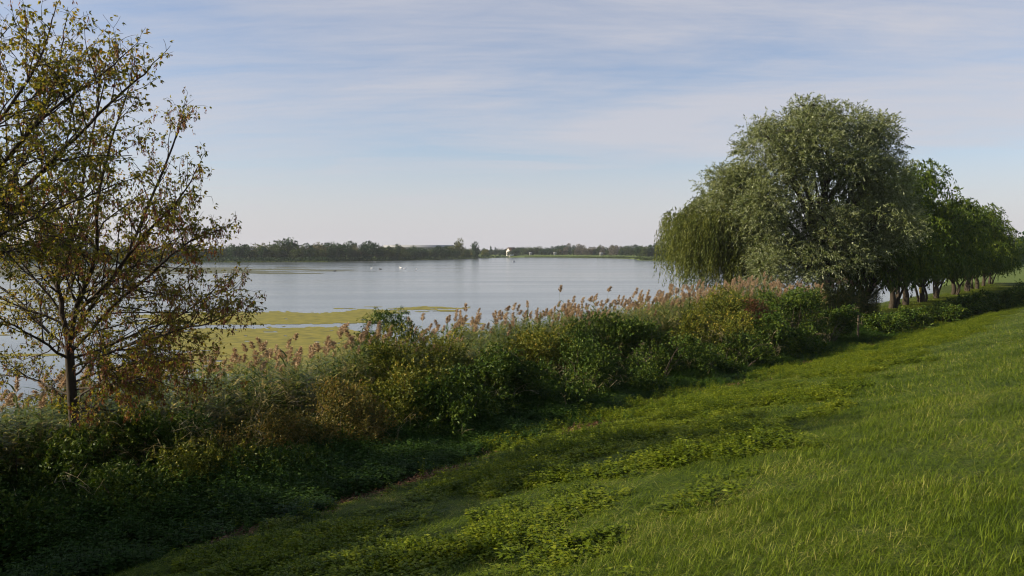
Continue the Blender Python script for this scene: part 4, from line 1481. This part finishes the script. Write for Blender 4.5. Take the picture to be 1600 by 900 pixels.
# wooded bank on the left
top = lambda u: np.interp(u, [-200, 0, 120, 300, 330, 360, 400, 430, 470, 540, 600, 640, 690, 760, 772], [380, 383, 386, 388, 387, 386, 384, 382, 385, 381, 384, 388, 387, 388, 392])
for row, (off, jit, frac) in enumerate([(9, 4, .80), (20, 5, 1.0), (34, 6, 1.0)]):
    u = -190 + 6 * row
    while u < 770 - row * 4:
        Yd = float(far_Y(u)) + off + rng.random() * jit
        zt = CAMZ + (HOR - top(u)) / F * Yd
        H = max(3.0, (zt - .6) * frac * (.94 + .30 * rng.random()))
        if u > 745: H *= .8
        kind = rng.choice(['dark', 'olive', 'yellow', 'brown', 'dark', 'dark', 'olive', 'dark', 'olive'] if row else ['dark', 'olive', 'dark', 'dark', 'olive'])
        sec = ('far left behind the maple' if u < 300 else 'left on the wooded bank' if u < 500 else 'mid wooded bank' if u < 640 else 'near the wooded point')
        put_far(u, Yd, H, kind, 'round', sec + (' by the water' if row == 0 else ' in the back row'), 'trees of the wooded bank', .85 + .3 * rng.random())
        u += (19 if row < 2 else 23) * (.75 + .5 * rng.random()) * (1 if u < 600 else .8)
put_far(445, 462, 13.6, 'dark', 'round', '', None, .95, 'dark broad round tree standing above the wooded bank at its left part')
put_far(621, 520, 9.5, 'dark', 'round', '', None, .6, 'dark round tree in front of the long grey roofed building')
put_far(718, 610, 15.2, 'yellow', 'round', '', None, .62, 'tallest pale tree rising near the point of the wooded bank')
put_far(742, 620, 13.6, 'dark', 'round', '', None, .5, 'dark tree beside the tallest pale tree near the point')
put_far(767, 900, 10.5, 'dark', 'cone', '', None, .8, 'left one of two small pointed conifers just right of the wooded bank')
put_far(774, 900, 9.5, 'dark', 'cone', '', None, .8, 'right one of two small pointed conifers just right of the wooded bank')
put_far(795.5, 750, 5.2, 'dark', 'round', '', None, 1.0, 'dark round tree in front of the white house, left side')
put_far(805, 752, 7.2, 'dark', 'round', '', None, 1.0, 'dark round tree right beside the white house')
# low dark scrub at the waterline of the wooded bank
g = Geo()
rr = np.random.default_rng(900)
n = 9000
u = rr.uniform(-200, 794, n)
Yd = far_Y(u) + rr.uniform(-1.5, 5, n)
X = (u - 800) / F * Yd
hgt = (1.6 + 1.2 * fbm(X, Yd, 12, 3)) * np.interp(u, [760, 794], [1, .45])
add_leaves(g, np.stack([X, Yd, rr.random(n) * hgt], -1), rr.normal(size=(n, 3)) + [0, 0, .5], .9, .55, rr.random(n), r=rr)
tag(new_obj('waterside_scrub', g.mesh('waterside_scrub'), None, fm['dark']), 'low dark scrub along the waterline of the wooded bank', 'scrub', None, 'stuff')
# dark scrub / reeds on the far right shore
g = Geo()
n = 7000
u = rr.uniform(820, 1080, n)
Yd = far_Y(u) + rr.uniform(0, 8, n)
X = (u - 800) / F * Yd
hgt = np.interp(u, [820, 900, 990, 1000, 1080], [.3, .7, 1.4, 2.0, 2.2]) * (.5 + fbm(X, Yd, 15, 5))
add_leaves(g, np.stack([X, Yd, rr.random(n) * hgt], -1), rr.normal(size=(n, 3)) * .5 + [0, 0, 1], .8, .4, rr.random(n) * .6 + np.where(u > 1005, .4, 0), r=rr)
tag(new_obj('far_reed_fringe', g.mesh('far_reed_fringe'), None, fm['olive']), 'fringe of reeds along the far right shore', 'reeds', None, 'stuff')

# far shore trees
u = 782.0
while u < 1075:
    Yd = float(far_Y(u)) + 75 + rng.random() * 40
    zt = CAMZ + (HOR - np.interp(u, [782, 800, 820, 860, 880, 960, 1000, 1075], [392, 388, 388, 389, 388, 389, 387, 386])) / F * Yd
    H = (zt - 1.2) * (.8 + .45 * rng.random())
    if u < 872:
        kind, shape = rng.choice(['dark', 'olive', 'dark']), 'round'
    elif u < 965:
        kind, shape = rng.choice(['grey', 'brown', 'dark', 'olive', 'grey']), rng.choice(['tall', 'round', 'tall'])
    else:
        kind, shape = rng.choice(['dark', 'dark', 'olive']), rng.choice(['round', 'tall', 'round'])
    sec = 'beside the white house on the far shore' if u < 830 else 'on the far shore behind the green bank' if u < 960 else 'on the far shore near the weeping willow'
    put_far(u, Yd, H, kind, shape, sec, 'trees of the far shore', 1.0 if shape == 'round' else 1.3)
    u += 4.2 * (.7 + .6 * rng.random())
put_far(1003, 610, 8.0, 'olive', 'round', '', None, 1.2, 'rounded olive willow in front of the far tree line near the water')
# second, taller back row
u = 700.0
while u < 1085:
    Yd = 940 + rng.random() * 60
    H = np.interp(u, [700, 790, 870, 885, 900, 960, 1085], [8, 8, 9, 15, 11, 11, 13]) * (.75 + .4 * rng.random())
    kind = rng.choice(['dark', 'grey', 'brown']) if 870 < u < 970 else rng.choice(['dark', 'olive'])
    put_far(u, Yd, H, kind, rng.choice(['round', 'tall']), 'in the farthest line behind the far shore', 'trees in the farthest line', 1.2)
    u += 7 * (.7 + .6 * rng.random())
# far right beyond the lawn
for i, (px, Yd, H, kd, shp, w, lb) in enumerate([
        (1594, 255, 11.5, 'dark', 'cone', .9, 'tall dark conifer at the right picture edge beyond the lawn'),
        (1606, 262, 13.5, 'dark', 'cone', .9, 'dark conifer half cut off by the right picture edge'),
        (1590, 330, 7, 'brown', 'round', 1.1, 'small browning tree left of the conifer at the right edge'),
        (1575, 360, 9, 'olive', 'round', 1.1, 'olive tree beyond the last willow of the row')]):
    put_far(px, Yd, H, kd, shp, '', None, w, lb)
u = 1100.0
while u < 1720:
    Yd = 520 + rng.random() * 60
    put_far(u, Yd, 9 + 4 * rng.random(), rng.choice(['dark', 'olive', 'brown']), 'round', 'in the line behind the willows at the right', 'trees behind the willow group', 1.1)
    u += 15


# ------------------------------------------------------------------ buildings
def house(name, label, c, w, d, h, rh, rz, wallm, roofm, wins):
    t = empty(name, c, label, 'building', None, rz)
    g = Geo()
    x, y = w / 2, d / 2
    V = [[-x, -y, -1], [x, -y, -1], [x, y, -1], [-x, y, -1], [-x, -y, h], [x, -y, h], [x, y, h], [-x, y, h], [-x, 0, h + rh], [x, 0, h + rh]]
    g.add(V, [[0, 1, 5, 4], [2, 3, 7, 6]])
    g.add(V, [[1, 2, 6, 9, 5], [3, 0, 4, 8, 7]])
    new_obj('wall', g.mesh('wall'), t, wallm)
    g = Geo()
    e = .5
    for sgn in (-1, 1):
        a = np.array([[-x - e, sgn * (y + e), h - e * rh / y], [x + e, sgn * (y + e), h - e * rh / y], [x + e, 0, h + rh + .02], [-x - e, 0, h + rh + .02]])
        V = np.vstack([a, a + [0, 0, .25]])
        g.add(V, [[0, 3, 2, 1], [4, 5, 6, 7], [0, 1, 5, 4], [1, 2, 6, 5], [3, 0, 4, 7]])
    new_obj('roof', g.mesh('roof'), t, roofm)
    for (wx, wz, face, ww, wh) in wins:
        g = Geo()
        if face == 'f':
            box_geo(g, (wx, -y - .03, wz), (ww, .1, wh))
        else:
            box_geo(g, (-x - .03, wx, wz), (.1, ww, wh))
        new_obj('window', g.mesh('window'), t, M['glass'])
    return t


p = at(799, 392, 765)
house('white_house', 'large white house with a steep brown roof among trees on the far shore', (p[0], 765, 1.3), 7.5, 6.5, 4.6, 3.2, radians(35), M['white'], M['rooft'],
      [(-2, 3.5, 'f', 1.0, 1.2), (0, 3.5, 'f', 1.0, 1.2), (2, 3.5, 'f', 1.0, 1.2), (0, 5.6, 's', 1.0, 1.0), (-1.6, 3.4, 's', 1.0, 1.2), (1.6, 3.4, 's', 1.0, 1.2), (-1.5, 1.2, 'f', 1.0, 1.2), (1.5, 1.1, 'f', 1.0, 2.0)])
p = at(655, 390, 880)
house('long_hall', 'long low hall with a grey roof showing above the wooded bank', (p[0], 880, 1), 76, 18, 8.9, 2.2, radians(2), M['hall'], M['roofg'],
      [(-30 + 10 * i, 7.5, 'f', 4, 2) for i in range(7)])
for px, Yd, lab in ((829, 760, 'tiny white cabin left of centre on the far green bank'), (867, 755, 'white cabin at the middle of the far green bank'), (939, 690, 'tiny white cabin before the pale bare trees of the far shore')):
    x = (px - 800) / F * Yd
    house('white_cabin', lab, (x, Yd, gz(x, Yd)), 1.9, 1.7, 1.9, .5, .2, M['hall'], M['roofg'], [(0, 1.4, 'f', .9, .7)])

# ------------------------------------------------------------------ birds, boat, posts
def bird(px, py, label, dark, scl, rz, group):
    Yd = CAMZ * F / (py - HOR)
    x = (px - 800) / F * Yd
    t = empty('duck' if dark else 'swan', (x, Yd, 0), label, 'bird', group, rz, scl)
    g = Geo()
    if dark:
        pth = [(-.30, 0, .12), (-.2, 0, .07), (0, 0, .06), (.15, 0, .08), (.22, 0, .15), (.24, 0, .24), (.30, 0, .27), (.33, 0, .27)]
        rad = [.01, .07, .12, .10, .05, .04, .05, .02]
    else:
        pth = [(-.62, 0, .28), (-.45, 0, .18), (-.1, 0, .12), (.25, 0, .14), (.42, 0, .2), (.46, 0, .4), (.36, 0, .56), (.38, 0, .72), (.5, 0, .78), (.56, 0, .76)]
        rad = [.02, .14, .22, .19, .09, .05, .04, .04, .055, .03]
    Q = spline(pth, 26)
    add_tube(g, Q, np.interp(np.linspace(0, 1, 26), np.linspace(0, 1, len(rad)), rad), 10, cap=True)
    new_obj('body', g.mesh('body', True), t, M['feather_dark' if dark else 'feather'])
    g = Geo()
    e = np.array(pth[-1])
    add_tube(g, [e - [.02, 0, 0], e + [.09 if not dark else .05, 0, -.03]], [.022, .008], 6)
    new_obj('bill', g.mesh('bill', True), t, M['bill'])


bird(352, 429, 'white swan at the near edge of the far weed band, leftmost of the birds', False, .95, .5, 'swans on the lake')
bird(581, 419.5, 'leftmost white swan of the loose group in mid lake', False, .75, 0, 'swans on the lake')
bird(626, 419, 'left swan of the close pair in mid lake', False, .9, 2.6, 'swans on the lake')
bird(632.5, 420.5, 'right swan of the close pair in mid lake', False, .85, .4, 'swans on the lake')
bird(650, 422.3, 'rightmost white swan in mid lake', False, .75, 1.2, 'swans on the lake')
bird(523, 424, 'dark duck alone left of the swans', True, 1.5, .4, 'dark ducks on the lake')
bird(594.5, 421, 'dark duck among the swans', True, 1.7, 3.0, 'dark ducks on the lake')

# rowing boat with an angler
Yd = CAMZ * F / (409.6 - HOR)
x = (803 - 800) / F * Yd
t = empty('rowing_boat', (x, Yd, 0), 'small white rowing boat out on the lake carrying a dark clad angler', 'boat', None, radians(60))
g = Geo()
st_x = np.linspace(-1.4, 1.4, 9)
prof = []
for q in st_x:
    wd = .55 * (1 - (abs(q) / 1.42) ** 3) + .03
    zt = .34 + .08 * (q / 1.4) ** 2
    prof.append([[q, -wd, zt], [q, -wd * .8, .05], [q, 0, -.08], [q, wd * .8, .05], [q, wd, zt], [q, wd * .88, zt], [q, wd * .7, .12], [q, 0, .04], [q, -wd * .7, .12], [q, -wd * .88, zt]])
V = np.array(prof).reshape(-1, 3)
fc = [[i * 10 + j, i * 10 + (j + 1) % 10, (i + 1) * 10 + (j + 1) % 10, (i + 1) * 10 + j] for i in range(8) for j in range(10)]
g.add(V, fc)
g.add(V[:10], [list(range(10))[::-1]]); g.add(V[-10:], [list(range(10))])
new_obj('hull', g.mesh('hull', True), t, M['boat'])
for q in (-.5, .5):
    g = Geo(); box_geo(g, (q, 0, .25), (.22, .86, .04)); new_obj('bench', g.mesh('bench'), t, M['wood'])


def person(loc, rz, label):
    me = bpy.data.meshes.new('person')
    J = [(0, 0, .30), (0, 0, .52), (.02, 0, .76), (.03, 0, .84), (.05, 0, 1.0),      # pelvis, waist, chest, neck, head
         (.03, .20, .76), (.10, .26, .52), (.32, .18, .48), (.03, -.20, .76), (.10, -.26, .52), (.32, -.18, .48),
         (.10, .10, .30), (.46, .12, .34), (.50, .12, -.02 + .1), (.62, .12, .06), (.10, -.10, .30), (.46, -.12, .34), (.50, -.12, .08), (.62, -.12, .06)]
    E = [(0, 1), (1, 2), (2, 3), (3, 4), (2, 5), (5, 6), (6, 7), (2, 8), (8, 9), (9, 10), (0, 11), (11, 12), (12, 13), (13, 14), (0, 15), (15, 16), (16, 17), (17, 18)]
    Rr = [.15, .14, .17, .065, .11, .08, .06, .04, .08, .06, .04, .10, .075, .05, .045, .10, .075, .05, .045]
    me.from_pydata(J, E, [])
    o = new_obj('person', me, None, M['coat'])
    sk = o.modifiers.new('skin', 'SKIN')
    for v, q in zip(me.skin_vertices[0].data, Rr):
        v.radius = (q, q)
    me.skin_vertices[0].data[0].use_root = True
    o.modifiers.new('sub', 'SUBSURF').levels = 2
    o.location = loc
    o.rotation_euler = (0, 0, rz)
    return tag(o, label, 'person')


person((x, Yd, .0), radians(60), 'angler in dark clothing sitting in the small rowing boat')

# wooden fence post at the end of the thicket
p = at(1340, 525, 45); p[2] = gz(p[0], p[1])
g = Geo()
add_tube(g, [p * 0 + [0, 0, -.3], [0.02, 0, .8], [.03, 0, 1.45]], [.06, .055, .05], 8, cap=True)
o = new_obj('fence_post', g.mesh('fence_post', True), None, M['wood']); o.location = p
tag(o, 'thin weathered wooden post between the thicket and the hedge', 'post')
p = at(1437, 470, 79); p[2] = gz(p[0], p[1])
t = empty('marker_post', p, 'slim post with a yellow sign plate between the row willows', 'sign post', None, .2)
g = Geo(); add_tube(g, [[0, 0, -.2], [0, 0, 1.5]], .035, 8, cap=True); new_obj('post', g.mesh('post'), t, M['wood'])
g = Geo(); box_geo(g, (0, -.06, 1.25), (.22, .03, .6)); new_obj('sign_plate', g.mesh('sign_plate'), t, M['yellow'])

# ------------------------------------------------------------------ haze
g = Geo()
box_geo(g, (0, 400, 10.5), (3600, 1700, 25.0))
hz_me = g.mesh('haze')
m, nt = mat_base('haze_air')
pv = nt.nodes.new('ShaderNodeVolumePrincipled')
pv.inputs['Color'].default_value = (.80, .86, .97, 1)
pv.inputs['Density'].default_value = .00012
pv.inputs['Anisotropy'].default_value = .2
out = nt.nodes.new('ShaderNodeOutputMaterial')
nt.links.new(pv.outputs[0], out.inputs['Volume'])
hz_me.materials.append(m)
o = new_obj('haze', hz_me)
tag(o, 'thin pale haze over the lake and its banks', 'haze', None, 'stuff')
